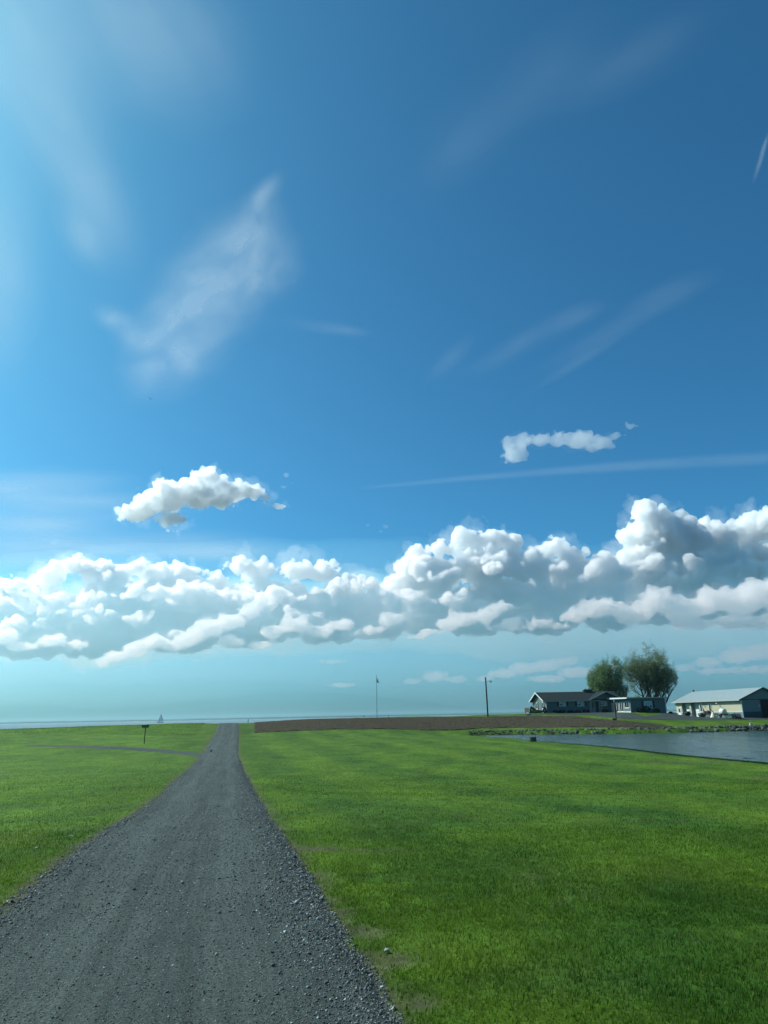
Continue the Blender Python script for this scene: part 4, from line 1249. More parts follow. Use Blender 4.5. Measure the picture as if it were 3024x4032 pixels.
def bird(label, u, v, Y, roll, span=1.2, yaw=0.3):
    p = at(u, v, Y)
    b_ = thing("gull", label, "bird", p, yaw, "birds in the sky")
    b_.rotation_euler = (0, roll, yaw)
    mb = MB(); mb.tube([(0, -.28, 0), (0, -.2, 0.01), (0, 0, 0.0), (0, .18, 0), (0, .3, .0)], [.02, .06, .08, .05, .015], 8); mb.build("body", M_feather, b_, True)
    for s_ in (-1, 1):
        V = []
        for t_, w_, dz, dy in ((.05, .13, 0, 0), (.45, .13, .10, .03), (.75, .09, .08, -.03), (1.0, .02, .0, -.12)):
            x = s_ * t_ * span / 2
            V += [(x, dy + w_, dz), (x, dy - w_, dz)]
        f_ = [(0, 1, 3, 2), (2, 3, 5, 4), (4, 5, 7, 6)]
        mb = MB()
        V2 = [(a, b__, c_ + .02) for a, b__, c_ in V]
        mb.add(V + V2, f_ + [tuple(8 + i_ for i_ in q[::-1]) for q in f_] + [(0, 2, 10, 8), (2, 4, 12, 10), (4, 6, 14, 12), (1, 9, 11, 3), (3, 11, 13, 5), (5, 13, 15, 7), (6, 7, 15, 14), (0, 8, 9, 1)])
        mb.build("wing", M_feather, b_)
    return b_
bird("small dark gull gliding in the blue below the cirrus wisp on the left", 591, 1570, 190, R(38), 1.35)
bird("tiny dark gull in the blue sky near the middle of the picture", 1413, 1273, 250, R(-20), 1.3, 0.9)
bird("tiny dark gull against the white cloud bank left of the middle", 1334, 2336, 260, R(-25), 1.3, 0.5)
# dark bird standing on the lane
p = on_ground(832, 2966, 50, 110)
cr = thing("crow", "small black bird standing on the gravel lane by the side track", "bird", (p[0], p[1], p[2] + .05), R(70))
mb = MB(); mb.tube([(-.22, 0, .12), (-.08, 0, .16), (.06, 0, .2), (.13, 0, .24)], [.02, .065, .07, .03], 8); mb.build("body", M_feather, cr, True)
mb = MB(); mb.lathe([(0, -.05), (.04, -.02), (.045, .02), (0, .05)], (.16, 0, .28), 8); mb.build("head", M_feather, cr, True)
mb = MB(); mb.tube([(.19, 0, .28), (.26, 0, .265)], [.016, .004], 5); mb.build("beak", M_black, cr)
for s_ in (-.03, .03):
    mb = MB(); mb.tube([(0, s_, .14), (.01, s_, -.02)], .008, 4); mb.build("leg", M_black, cr)

# ------------------------------------------------------------------ rocks
def rock_mesh(name, seed, flat=0.7, sub=2):
    bm = bmesh.new(); bmesh.ops.create_icosphere(bm, subdivisions=sub, radius=1.0)
    r_ = np.random.default_rng(seed)
    planes = [(lambda n_: (n_ / np.linalg.norm(n_), r_.uniform(.55, .9)))(r_.normal(size=3)) for _ in range(7)]
    sc = r_.uniform(.7, 1.25, 3) * np.array([1, 1, flat])
    for v_ in bm.verts:
        q = np.array(v_.co)
        for n_, d_ in planes:
            e = q @ n_ - d_
            if e > 0: q = q - n_ * e
        v_.co = Vector(q * sc * (1 + r_.uniform(-.05, .05)))
    me = bpy.data.meshes.new(name); bm.to_mesh(me); bm.free()
    return me


rocks = [rock_mesh("stone", 500 + k, sub=1) for k in range(10)]
for k, me in enumerate(rocks): me.materials.append(M_stone if k % 3 else M_stone2)
rip = thing("riprap_bank", "line of rough grey boulders edging the far side of the pond", "stones", tuple(FS[2]))
cum = np.concatenate([[0], np.cumsum(np.hypot(*np.diff(FS[:, :2], axis=0).T))])
rr_ = np.random.default_rng(77)
umax = cum[-2]
for k in range(295):
    s_ = (k + rr_.uniform(-.4, .4)) / 295 * umax
    x = np.interp(s_, cum, FS[:, 0]); y = np.interp(s_, cum, FS[:, 1])
    t_ = rr_.uniform(0, 1) ** .8
    o_ = bpy.data.objects.new("stone", rocks[rr_.integers(len(rocks))])
    sc = rr_.uniform(.2, .48) * (0.45 + .55 * min(1, s_ / 30))
    o_.scale = (sc * rr_.uniform(.8, 1.3), sc, sc * rr_.uniform(.7, 1.1))
    o_.rotation_euler = tuple(rr_.uniform(-.6, .6, 2)) + (rr_.uniform(0, 6.28),)
    o_.location = (x - rip.location[0], y + t_ * 1.5 - rip.location[1], POND_Z + .06 + t_ * .66 + rr_.uniform(0, .12) - rip.location[2])
    COL.objects.link(o_); o_.parent = rip
# smaller filler stones
base = [np.array([v_.co for v_ in me.vertices]) for me in [rock_mesh("chip", 700 + k, sub=1) for k in range(5)]]
bfac = np.array([list(p_.vertices) for p_ in rocks[0].polygons])
V, Fq, nn = [], [], 0
for k in range(1500):
    s_ = rr_.uniform(0, cum[-1]); x = np.interp(s_, cum, FS[:, 0]); y = np.interp(s_, cum, FS[:, 1]); t_ = rr_.uniform(-.1, 1.15)
    b_ = base[k % 5]; a = rr_.uniform(0, 6.28); c_, s2 = math.cos(a), math.sin(a)
    q = b_ * rr_.uniform(.12, .26) * (0.5 + .5 * min(1, s_ / 30)); q = np.stack([q[:, 0] * c_ - q[:, 1] * s2, q[:, 0] * s2 + q[:, 1] * c_, q[:, 2]], 1)
    V.append(q + np.array([x, y + t_ * 1.5, POND_Z + .05 + max(t_, 0) * .66]) - np.array(rip.location)); Fq.append(bfac + nn); nn += len(b_)
o_ = np_mesh("small_stones", np.concatenate(V), np.concatenate(Fq), M_stone, rip); o_["kind"] = "stuff"
# bank face under the stones
# single pale stones by the lane
for (u, v, s_, lb) in ((1523, 3757, .032, "pale flat stone lying where the lane meets the near right grass"),
                       (1505, 3912, .02, "small white chip on the lane edge nearest the camera"),
                       (283, 3297, .035, "white chip in the grass left of the lane, the farther of two"),
                       (143, 3344, .03, "white chip in the grass left of the lane, the nearer of two"),
                       (2080, 2812, .45, "pale rock lying on the lawn left of the house shrubs")):
    p = on_ground(u, v) if v > 2900 else np.array([*at(u, v, 152)[:2], 0])
    p[2] = float(height(p[0], p[1]))
    me = rock_mesh("white_stone", int(u), .55); me.materials.append(M_sack)
    o_ = bpy.data.objects.new("white_stone", me); COL.objects.link(o_)
    o_.location = (p[0], p[1], p[2] + s_ * .25 + .02); o_.scale = (s_ * 1.3, s_, s_)
    o_.rotation_euler = (0.1, 0.1, u)
    tag(o_, lb, "stone", "loose pale stones")
print("things", round(time.time() - T0, 1))
# ------------------------------------------------------------------ trees and shrubs
def leaf_cloud(name, pos, nrm_rng, size, tones, mat, parent, seed, aspect=0.55):
    """one small quad per leaf clump"""
    r_ = np.random.default_rng(seed)
    n = len(pos)
    a = r_.normal(size=(n, 3)); a /= np.linalg.norm(a, axis=1)[:, None]
    b_ = np.cross(a, r_.normal(size=(n, 3))); b_ /= np.linalg.norm(b_, axis=1)[:, None]
    s_ = np.asarray(size)[:, None]
    V = np.stack([pos - a * s_, pos + b_ * s_ * aspect, pos + a * s_, pos - b_ * s_ * aspect], 1).reshape(-1, 3)
    Fq = np.arange(4 * n).reshape(n, 4)
    col = np.repeat(np.hstack([tones, np.ones((n, 1))]), 4, 0)
    o_ = np_mesh(name, V, Fq, mat, parent, colors=col)
    return o_


M_leaf = attr_mat("spring_leaves", 0.7, 0.5)
M_bark = plain("grey_bark", (0.050, 0.042, 0.036), 0.95, 0.05, 0.35, 4, bump=0.4)


def spreading_tree(label, base, stems, H, W, seed, leafn, tone, name="maple_tree"):
    """vase-shaped tree: several stems, ascending limbs, twigs with sparse young leaves at the tips"""
    r_ = np.random.default_rng(seed)
    root = thing(name, label, "tree", base)
    mb = MB(); tips = []
    br = []
    cz, rx, rz = H * 0.57, W / 2, H * 0.45

    def grow(p, d, length, rad, level):
        pts, rads = [p], [rad]
        n = 5
        for k in range(n):
            up = 0.10 if level < 2 else 0.07
            d = d + r_.normal(size=3) * (0.10 + .05 * level) + np.array([0, 0, up])
            d /= np.linalg.norm(d)
            p = p + d * length / n
            # stay inside the crown
            q = np.array([(p[0]) / rx, (p[1]) / rx, (p[2] - cz) / rz])
            if level > 0 and np.linalg.norm(q) > 1.02: break
            pts.append(p); rads.append(max(rad * (1 - .6 * (k + 1) / n), .006))
            if level < 4 and (k >= 1):
                nb = (2 if level < 2 else 2 if level == 2 else 2)
                for _ in range(nb):
                    if r_.uniform() < (.85 if level < 3 else .8):
                        e = r_.normal(size=3); e -= d * (e @ d); e /= np.linalg.norm(e)
                        nd = d * .75 + e * r_.uniform(.45, .85); nd[2] += .14
                        nd /= np.linalg.norm(nd)
                        grow(p.copy(), nd, length * r_.uniform(.48, .68), rads[-1] * .6, level + 1)
            if level >= 3: tips.append((p.copy(), d.copy(), level))
        br.append((pts, rads, level))
    for (dx, dy, tilt_x, tilt_y, f) in stems:
        d = np.array([tilt_x, tilt_y, 1.0]); d /= np.linalg.norm(d)
        grow(np.array([dx, dy, -.3]), d, H * f, H * .018 * r_.uniform(.85, 1.2), 0)
    trunk, limbs = MB(), MB()
    for pts, rads, lv in br:
        if len(pts) < 2: continue
        (trunk if lv == 0 else limbs).tube([tuple(q) for q in pts], rads, 7 if lv < 2 else 4 if lv < 3 else 3)
    def fast(mb_, nm):
        me = bpy.data.meshes.new(nm); me.from_pydata(mb_.v, [], mb_.f); me.materials.append(M_bark)
        o_ = bpy.data.objects.new(nm, me); COL.objects.link(o_); o_.parent = root
    fast(trunk, "trunk"); fast(limbs, "branches")
    T = np.array([q for q, _, _ in tips]); D_ = np.array([q for _, q, _ in tips])
    k = r_.integers(0, len(T), leafn)
    pos = T[k] + r_.normal(size=(leafn, 3)) * .16 + D_[k] * r_.uniform(-.3, .35, (leafn, 1))
    sz = r_.uniform(.06, .15, leafn)
    tn = np.array(tone) * r_.uniform(.65, 1.35, (leafn, 1)) + r_.uniform(-.01, .012, (leafn, 3))
    # leaf clumps round the twig tips, tone varied at random
    leaf_cloud("crown", pos, None, sz, np.clip(tn, .01, 1), M_leaf, root, seed + 1)
    print(label[:30], len(tips), len(limbs.f))
    return root


p1 = at(2405, 2790, 176.0); p2 = at(2570, 2790, 178.0); p3 = at(2500, 2790, 181.0)
gz = lambda p: (p[0], p[1], float(height(p[0], p[1])))
spreading_tree("shorter dense round crowned tree behind the house's gable", gz(p1), [(-.2, 0, -.25, .1, .47), (.25, .1, .12, -.12, .52), (0, .2, .38, .05, .4), (.1, -.2, -.45, -.1, .38), (0, 0, 0.0, 0.2, .45), (0, -.1, -.05, -.3, .42)], 15.2, 9.5, 11, 46000, (.14, .23, .09))
spreading_tree("taller thin leaved spreading tree with several stems behind the flat roofed wing", gz(p2), [(-.9, 0, -.30, .1, .44), (.0, .1, -.04, -.1, .50), (.8, -.1, .10, .1, .48), (.5, .3, .42, -.05, .42), (-.3, -.3, -.14, .25, .46), (1.0, 0, .62, .05, .40)], 17.2, 13.4, 23, 40000, (.18, .245, .115))
spreading_tree("low yellow green sapling between the two big trees", gz(p3), [(0, 0, -.2, 0, .4), (.2, 0, .25, .1, .4), (0, .2, 0, -.2, .45)], 6.2, 3.4, 31, 8000, (.20, .28, .05), name="sapling")


def shrub(label, u, v, Y, w, h, seed, tone, n=1500, taper=0.0, group=None, loc=None):
    p = loc if loc is not None else at(u, v, Y)
    r_ = np.random.default_rng(seed)
    root = thing("shrub", label, "shrub", (p[0], p[1], float(height(p[0], p[1]))), group=group)
    d = r_.normal(size=(n, 3)); d /= np.linalg.norm(d, axis=1)[:, None]
    rad = r_.uniform(.55, 1.0, (n, 1)) ** .5
    q = d * rad * np.array([w / 2, w / 2, h / 2]); q[:, 2] += h * .48
    lump = perlin(q[:, 0] * 2.4, q[:, 1] * 2.4, q[:, 2] * 2.4, seed) * .5
    q[:, :2] *= (1 + lump)[:, None] * (1 - taper * np.clip(q[:, 2:3] / h, 0, 1))
    q[:, 2] = np.maximum(q[:, 2], .03)
    leaf_cloud("foliage", q, None, r_.uniform(.05, .11, n), np.clip(np.array(tone) * r_.uniform(.6, 1.4, (n, 1)), .004, 1), M_leaf, root, seed)
    mb = MB()
    for k in range(4):
        a = k * 1.57 + .4; mb.tube([(0, 0, -.1), (.12 * w * math.cos(a), .12 * w * math.sin(a), h * .35), (.25 * w * math.cos(a), .25 * w * math.sin(a), h * .7)], [.03, .02, .01], 5)
    mb.build("stems", M_bark, root)
    return root


dk_ = (.016, .034, .020)
shrub("tall dark shrub at the back corner of the gable end", 2097, 2806, 160.5, 1.25, 1.55, 61, dk_, 1800)
shrub("pointed dark evergreen at the front corner of the gable end", 2146, 2806.5, 154.0, 1.1, 1.35, 62, dk_, 1500, taper=.6)
shrub("low bright green juniper spreading before the gable end", 2118, 2808, 156, 2.2, .62, 63, (.03, .085, .03), 2200)
shrub("dark mounded shrub low beside the tall one by the gable end", 2108, 2807, 158.5, 1.4, .9, 64, (.02, .05, .025), 1500)
for k, (s_, w_, h_, lb) in enumerate(((hs(2180), 1.3, .6, "dark clipped bush under the wall left of the first front window"), (hs(2207), 1.5, .75, "dark clipped bush under the first front window"), (hs(2240), 1.3, .6, "dark clipped bush between the two front windows"),
                                      (hs(2268), 1.2, .55, "dark clipped bush left of the second front window"), (hs(2300), 1.4, .7, "dark clipped bush right of the second front window"), (hs(2375), 1.5, .6, "dark clipped bush under the gabled window"))):
    x, y = H0[0] + ca * s_ - sa * -.85, H0[1] + sa * s_ + ca * -.85
    shrub(lb, 0, 0, 0, w_, h_, 70 + k, (.010, .020, .013), 900, group="clipped bushes along the house front", loc=(x, y))
for k, (u, w_, h_, lb) in enumerate(((2518, 1.5, .85, "dark bush left of the wing's window"), (2546, 1.5, 1.25, "tallest dark bush below the wing's window"), (2584, 1.3, .8, "dark bush right of the wing's window"))):
    s_ = hs(u, WY - .8); x, y = H0[0] + ca * s_ - sa * (WY - .8), H0[1] + sa * s_ + ca * (WY - .8)
    shrub(lb, 0, 0, 0, w_, h_, 80 + k, (.010, .020, .013), 900, group="bushes along the wing", loc=(x, y))
shrub("small dark plant at the foot of the yard lamp", 2418, 2829, 138.6, .6, .35, 90, (.012, .02, .012), 400)
print("plants", round(time.time() - T0, 1))

# ------------------------------------------------------------------ grass blades
M_blade = attr_mat("grass_blade", 0.9, 0.5, 0.08)


def blades(pos, h, w, tone, seed, bend=0.45):
    r_ = np.random.default_rng(seed)
    n = len(pos)
    a = r_.uniform(0, 2 * math.pi, n)
    side = np.stack([np.cos(a), np.sin(a), np.zeros(n)], 1) * w[:, None]
    lean_a = r_.normal(0.5, 1.3, n)
    lean = np.stack([np.cos(lean_a), np.sin(lean_a), np.zeros(n)], 1) * (h * r_.uniform(.1, 1, n) * bend * 2)[:, None]
    up = np.zeros((n, 3)); up[:, 2] = h
    mid = pos + up * .55 + lean * .3
    tip = pos + up * r_.uniform(.8, 1.0, (n, 1)) + lean
    V = np.stack([pos - side, pos + side, mid + side * .75, mid - side * .75, tip], 1).reshape(-1, 3)
    i5 = np.arange(n)[:, None] * 5
    F = np.concatenate([i5 + np.array([[0, 1, 2]]), i5 + np.array([[0, 2, 3]]), i5 + np.array([[3, 2, 4]])])
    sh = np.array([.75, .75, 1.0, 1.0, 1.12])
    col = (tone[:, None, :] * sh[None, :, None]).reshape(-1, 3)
    return V, F, np.hstack([col, np.ones((len(col), 1))])


def scatter(n, ylo, yhi, power, seed):
    """random spots inside the wedge the camera sees, denser near by"""
    r_ = np.random.default_rng(seed)
    q = r_.uniform(0, 1, n)
    k = 1 - power
    y = (ylo ** k + q * (yhi ** k - ylo ** k)) ** (1 / k)
    x = r_.uniform(-.66, .66, n) * (y + 1.5)
    return x, y


GV, GF, GC, off = [], [], [], 0
for (n, ylo, yhi, power, hh, ww, seed) in ((330000, 2.6, 18, 1.5, .030, .0022, 1), (130000, 9, 42, 2.0, .034, .0045, 2), (50000, 28, 110, 2.3, .04, .010, 3)):
    x, y = scatter(n, ylo, yhi, power, seed)
    l_, r__ = road_edges(y)
    creep = np.clip(perlin(x / .35, y / .35, x * 0, 99) + .25, 0, 1) * .45
    inside = (x > l_ + creep) & (x < r__ - creep)
    d_, ins = seg_dist(x, y, POND)
    wv = wear(x, y)
    rg = np.random.default_rng(seed + 10)
    keep = ~inside & ~ins & (rg.uniform(0, 1, n) > wv * .93)
    if yhi > 60: keep &= ~((y > 72) & (y < 100) & (x < -3) & (np.abs(y - np.interp(x, [-60, -30, -8], [88, 84, 76])) < 3))
    x, y, wv = x[keep], y[keep], wv[keep]
    z = height(x, y)
    rg = np.random.default_rng(seed + 20)
    clump = 1 + .8 * perlin(x / .45, y / .45, x * 0, 95) + .5 * perlin(x / 2.0, y / 2.0, x * 0, 96)
    dist = np.clip(y / ylo, 1, 3.2) ** .55
    h = hh * np.clip(clump, .35, 2.2) * rg.uniform(.6, 1.35, len(x)) * np.clip(dist, 1, 1.5)
    w = ww * dist * rg.uniform(.7, 1.3, len(x))
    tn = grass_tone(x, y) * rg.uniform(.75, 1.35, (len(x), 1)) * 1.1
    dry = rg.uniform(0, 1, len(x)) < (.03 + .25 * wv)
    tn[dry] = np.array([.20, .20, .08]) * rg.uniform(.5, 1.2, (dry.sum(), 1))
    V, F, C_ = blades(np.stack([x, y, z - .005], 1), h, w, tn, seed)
    GV.append(V); GF.append(F + off); GC.append(C_); off += len(V)
# rough taller grass on the left brow and along the pond lip
x = RNG.uniform(-75, -8, 30000); y = 142 - 36 * RNG.uniform(0, 1, 30000) ** 1.6 + 3 * perlin(x / 6, x * 0, x * 0, 97)
l_, r__ = road_edges(y); k = x < l_ - 2.5
x, y = x[k], y[k]
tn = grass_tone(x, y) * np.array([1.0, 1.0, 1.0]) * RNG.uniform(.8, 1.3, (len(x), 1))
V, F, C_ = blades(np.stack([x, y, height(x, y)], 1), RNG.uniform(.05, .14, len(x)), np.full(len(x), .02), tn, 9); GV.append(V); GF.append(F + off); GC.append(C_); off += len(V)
tt = RNG.uniform(0, len(NS) - 1.01, 16000)
x = np.interp(tt, np.arange(len(NS)), NS[:, 0]); y = np.interp(tt, np.arange(len(NS)), NS[:, 1]) - RNG.uniform(-.1, 1.2, len(tt))
tn = grass_tone(x, y) * RNG.uniform(.5, 1.2, (len(x), 1))
V, F, C_ = blades(np.stack([x, y, height(x, y)], 1), RNG.uniform(.03, .12, len(x)) * np.clip(tt / 4, .3, 1.3), np.full(len(x), .02), tn, 10); GV.append(V); GF.append(F + off); GC.append(C_); off += len(V)
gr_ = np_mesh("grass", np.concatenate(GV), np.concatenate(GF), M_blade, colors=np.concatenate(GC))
tag(gr_, "green mown grass covering the lawns either side of the lane", "grass", kind="stuff")
print("grass", off, round(time.time() - T0, 1))

# ------------------------------------------------------------------ loose gravel on the lane
octv = np.array([(1,0,0),(-1,0,0),(0,1,0),(0,-1,0),(0,0,1),(0,0,-1)], float)
octf = np.array([(0,2,4),(2,1,4),(1,3,4),(3,0,4),(2,0,5),(1,2,5),(3,1,5),(0,3,5)])
n = 150000
q = RNG.uniform(0, 1, n); y = (2.5 ** -.4 + q * (60 ** -.4 - 2.5 ** -.4)) ** (1 / -.4)
l_, r__ = road_edges(y)
u_ = RNG.uniform(0, 1, n)
edge = RNG.uniform(0, 1, n) < .3
u_ = np.where(edge, np.where(RNG.uniform(0, 1, n) < .75, 1.01 - np.abs(RNG.normal(0, .10, n)), np.abs(RNG.normal(0, .07, n)) - .01), u_)
x = l_ + (r__ - l_) * u_
k = (x > -.62 * (y + 2)) & (x < .62 * (y + 2)); x, y, edge, u_ = x[k], y[k], edge[k], u_[k]; n = len(x)
s_ = RNG.lognormal(math.log(.0040), .45, n) * np.where(edge, 1.5, 1.0) * np.clip(y / 7, 1, 1.6)
wl, wr = l_[k] - .06, r__[k] + .15                       # edges of the lane sheet
sv = np.clip((x - wl) / (wr - wl), 0, 1)
e = np.minimum(sv, 1 - sv) * (wr - wl)
z = height(x, y) + np.maximum(np.where(e < .3, -.05 + .07 * e / .3, .02) + .03 * np.sin(np.pi * sv) + np.minimum(np.hypot(x, y) * .0003, .03), 0.0) + s_ * .25
rot = RNG.uniform(0, 6.28, n); c_, s2 = np.cos(rot), np.sin(rot)
O = octv[None] * (s_[:, None, None] * RNG.uniform(.6, 1.3, (n, 6, 1))) * np.array([1, 1, .7])
O = O + RNG.normal(0, .25, O.shape) * s_[:, None, None]
V = np.stack([O[..., 0] * c_[:, None] - O[..., 1] * s2[:, None] + x[:, None], O[..., 0] * s2[:, None] + O[..., 1] * c_[:, None] + y[:, None], O[..., 2] + z[:, None]], -1).reshape(-1, 3)
F = (octf[None] + 6 * np.arange(n)[:, None, None]).reshape(-1, 3)
tone_ = np.clip(RNG.lognormal(math.log(.115), .6, (n, 1)), .02, .5) * np.array([.86, 1.0, .95])
C_ = np.repeat(np.hstack([tone_, np.ones((n, 1))]), 6, 0)
gs = np_mesh("loose_gravel", V, F, attr_mat("gravel_chips", .85), colors=C_)
tag(gs, "loose grey stone chips scattered over the lane", "gravel", kind="stuff")
print("gravel", round(time.time() - T0, 1))
# ------------------------------------------------------------------ air
mb = MB(); mb.box(-9000, 11000, -4300, 5800, float(min(GZ.min(), SEA_Z - 3)) - 1.0, 27.0)
hz_m = bpy.data.materials.new("bay_haze"); hz_m.use_nodes = True
t = hz_m.node_tree; t.nodes.clear()
o_ = t.nodes.new("ShaderNodeOutputMaterial"); v_ = t.nodes.new("ShaderNodeVolumePrincipled")
v_.inputs["Color"].default_value = (0.55, 0.82, 0.92, 1)
v_.inputs["Density"].default_value = 0.00009
v_.inputs["Anisotropy"].default_value = 0.3
t.links.new(v_.outputs[0], o_.inputs["Volume"])
hz_o = mb.build("haze", hz_m)
tag(hz_o, "thin sea haze lying over the bay", "haze", kind="stuff")
# ------------------------------------------------------------------ clouds and added haze
PS = 3024.0 / 1659.0


def cloud_mesh(name, blobs, D, vox, depth=1.0, amp=0.5, seed=1, rough=0.54, smooth=0.22, octaves=7, kids=14, kidr=(0.2, 0.5), wisp=0.0, scale=None):
    """blobs: (u, v, ru, rv[, depth offset]) in 1659-px units at distance D; grows a billowed surface round them"""
    rng = np.random.default_rng(seed)
    C, RR = [], []
    for b in blobs:
        u, v, ru, rv = b[:4]
        Y = D * (1 + (b[4] if len(b) > 4 else 0.0))
        c = at(u * PS, v * PS, Y)
        k = PS * Y / 2850.0
        rx, rz = ru * k, rv * k
        ry = 0.5 * (rx + rz) * depth
        c[1] += rng.uniform(-0.3, 0.3) * ry
        r = np.array([rx, ry, rz])
        C.append(c)
        RR.append(r * 0.86)
        rmin = min(rx, rz)
        for _ in range(kids):                       # smaller heaps sprouting from each heap
            n = rng.normal(size=3)
            n /= np.linalg.norm(n)
            n[2] = abs(n[2]) * 1.2 - 0.25
            if n[1] > 0.3:
                n[1] *= -1
            C.append(c + n * r * 0.86)
            RR.append(np.ones(3) * rmin * rng.uniform(*kidr))
    C, RR = np.array(C), np.array(RR)
    rm = float(np.mean([min(b[2], b[3]) for b in blobs])) * PS * D / 2850.0
    pad = rm * max(0.42, amp) + 4 * vox
    lo, hi = (C - RR).min(0) - pad, (C + RR).max(0) + pad
    n = np.ceil((hi - lo) / vox).astype(int) + 1
    ax = [(lo[i] + vox * np.arange(n[i])).astype(np.float32) for i in range(3)]
    BIG = np.float32(1e6)
    F = np.full(tuple(n), BIG, np.float32)
    for c, r in zip(C, RR):
        sm = np.float32(smooth * float(r.min()))
        ext = r + pad
        i0 = np.maximum(((c - ext - lo) / vox).astype(int), 0)
        i1 = np.minimum(((c + ext - lo) / vox).astype(int) + 1, n)
        sl = tuple(slice(p, q) for p, q in zip(i0, i1))
        gx = ((ax[0][sl[0]] - c[0]) / r[0]).astype(np.float32)[:, None, None]
        gy = ((ax[1][sl[1]] - c[1]) / r[1]).astype(np.float32)[None, :, None]
        gz = ((ax[2][sl[2]] - c[2]) / r[2]).astype(np.float32)[None, None, :]
        d = (np.sqrt(gx * gx + gy * gy + gz * gz) - np.float32(1)) * np.float32(r.min())
        f = F[sl]
        h = np.clip(np.float32(0.5) + (f - d) * np.float32(0.5 / sm), 0, 1)
        F[sl] = np.where(f > 1e5, d, f * (1 - h) + d * h - sm * h * (1 - h))
    S = scale or rm * 1.5
    band = np.abs(F) < amp * rm * 1.6 + 3 * vox
    idx = np.nonzero(band)
    X, Y, Z = (ax[i][idx[i]] for i in range(3))
    N = perlin(X / (S * 2.2), Y / (S * 2.2), Z / (S * 2.2), seed + 50) * rm * 0.3
    a, s = amp * rm, S
    for o in range(octaves):
        p = perlin(X / s + 7.3 * o, Y / s, Z / s, seed + o)
        p = (1 - wisp) * (np.abs(p) * 2.0 - 0.42) + wisp * p * 1.5
        N += a * p
        a *= rough
        s *= 0.5
        if s < vox * 1.5:
            break
    F[idx] -= N.astype(np.float32)
    F[0], F[-1], F[:, 0], F[:, -1], F[:, :, 0], F[:, :, -1] = (vox,) * 6
    F = np.clip(F, -5 * vox, 5 * vox)
    g = openvdb.FloatGrid(5 * vox)
    g.copyFromArray(F)
    pts, quads = g.convertToQuads(0.0)
    pts = np.asarray(pts) * vox + lo
    org = np.array([pts[:, 0].mean(), pts[:, 1].mean(), pts[:, 2].min()])
    me = bpy.data.meshes.new(name)
    pts = (pts - org).astype(np.float32)
    quads = np.asarray(quads).astype(np.int32)
    me.vertices.add(len(pts))
    me.vertices.foreach_set("co", pts.ravel())
    me.loops.add(quads.size)
    me.loops.foreach_set("vertex_index", quads.ravel())
    me.polygons.add(len(quads))
    me.polygons.foreach_set("loop_start", np.arange(0, quads.size, 4, dtype=np.int32))
    me.polygons.foreach_set("use_smooth", np.ones(len(quads), bool))
    me.update(calc_edges=True)
    ob = bpy.data.objects.new(name, me)
    ob.location = org
    COL.objects.link(ob)
    return ob


def cloud_material(name, density, aniso=0.55, color=(1, 1, 1)):
    mat = bpy.data.materials.new(name)
    mat.use_nodes = True
    t = mat.node_tree
    t.nodes.clear()
    o = t.nodes.new("ShaderNodeOutputMaterial")
    v = t.nodes.new("ShaderNodeVolumeScatter")
    v.inputs["Color"].default_value = (*color, 1)
    v.inputs["Density"].default_value = density
    v.inputs["Anisotropy"].default_value = aniso
    t.links.new(v.outputs[0], o.inputs["Volume"])
    return mat


def billows(u0, u1, v0, v1, n, seed, dz):
    """extra heaps bulging out of the near face of a bank"""
    r_ = np.random.default_rng(seed)
    out = []
    for k in range(n):
        ru = r_.uniform(22, 46)
        out.append((u0 + (u1 - u0) * (k + r_.uniform(.1, .9)) / n, r_.uniform(v0, v1), ru, ru * r_.uniform(.5, .75), dz * r_.uniform(.7, 1.15)))
    return out


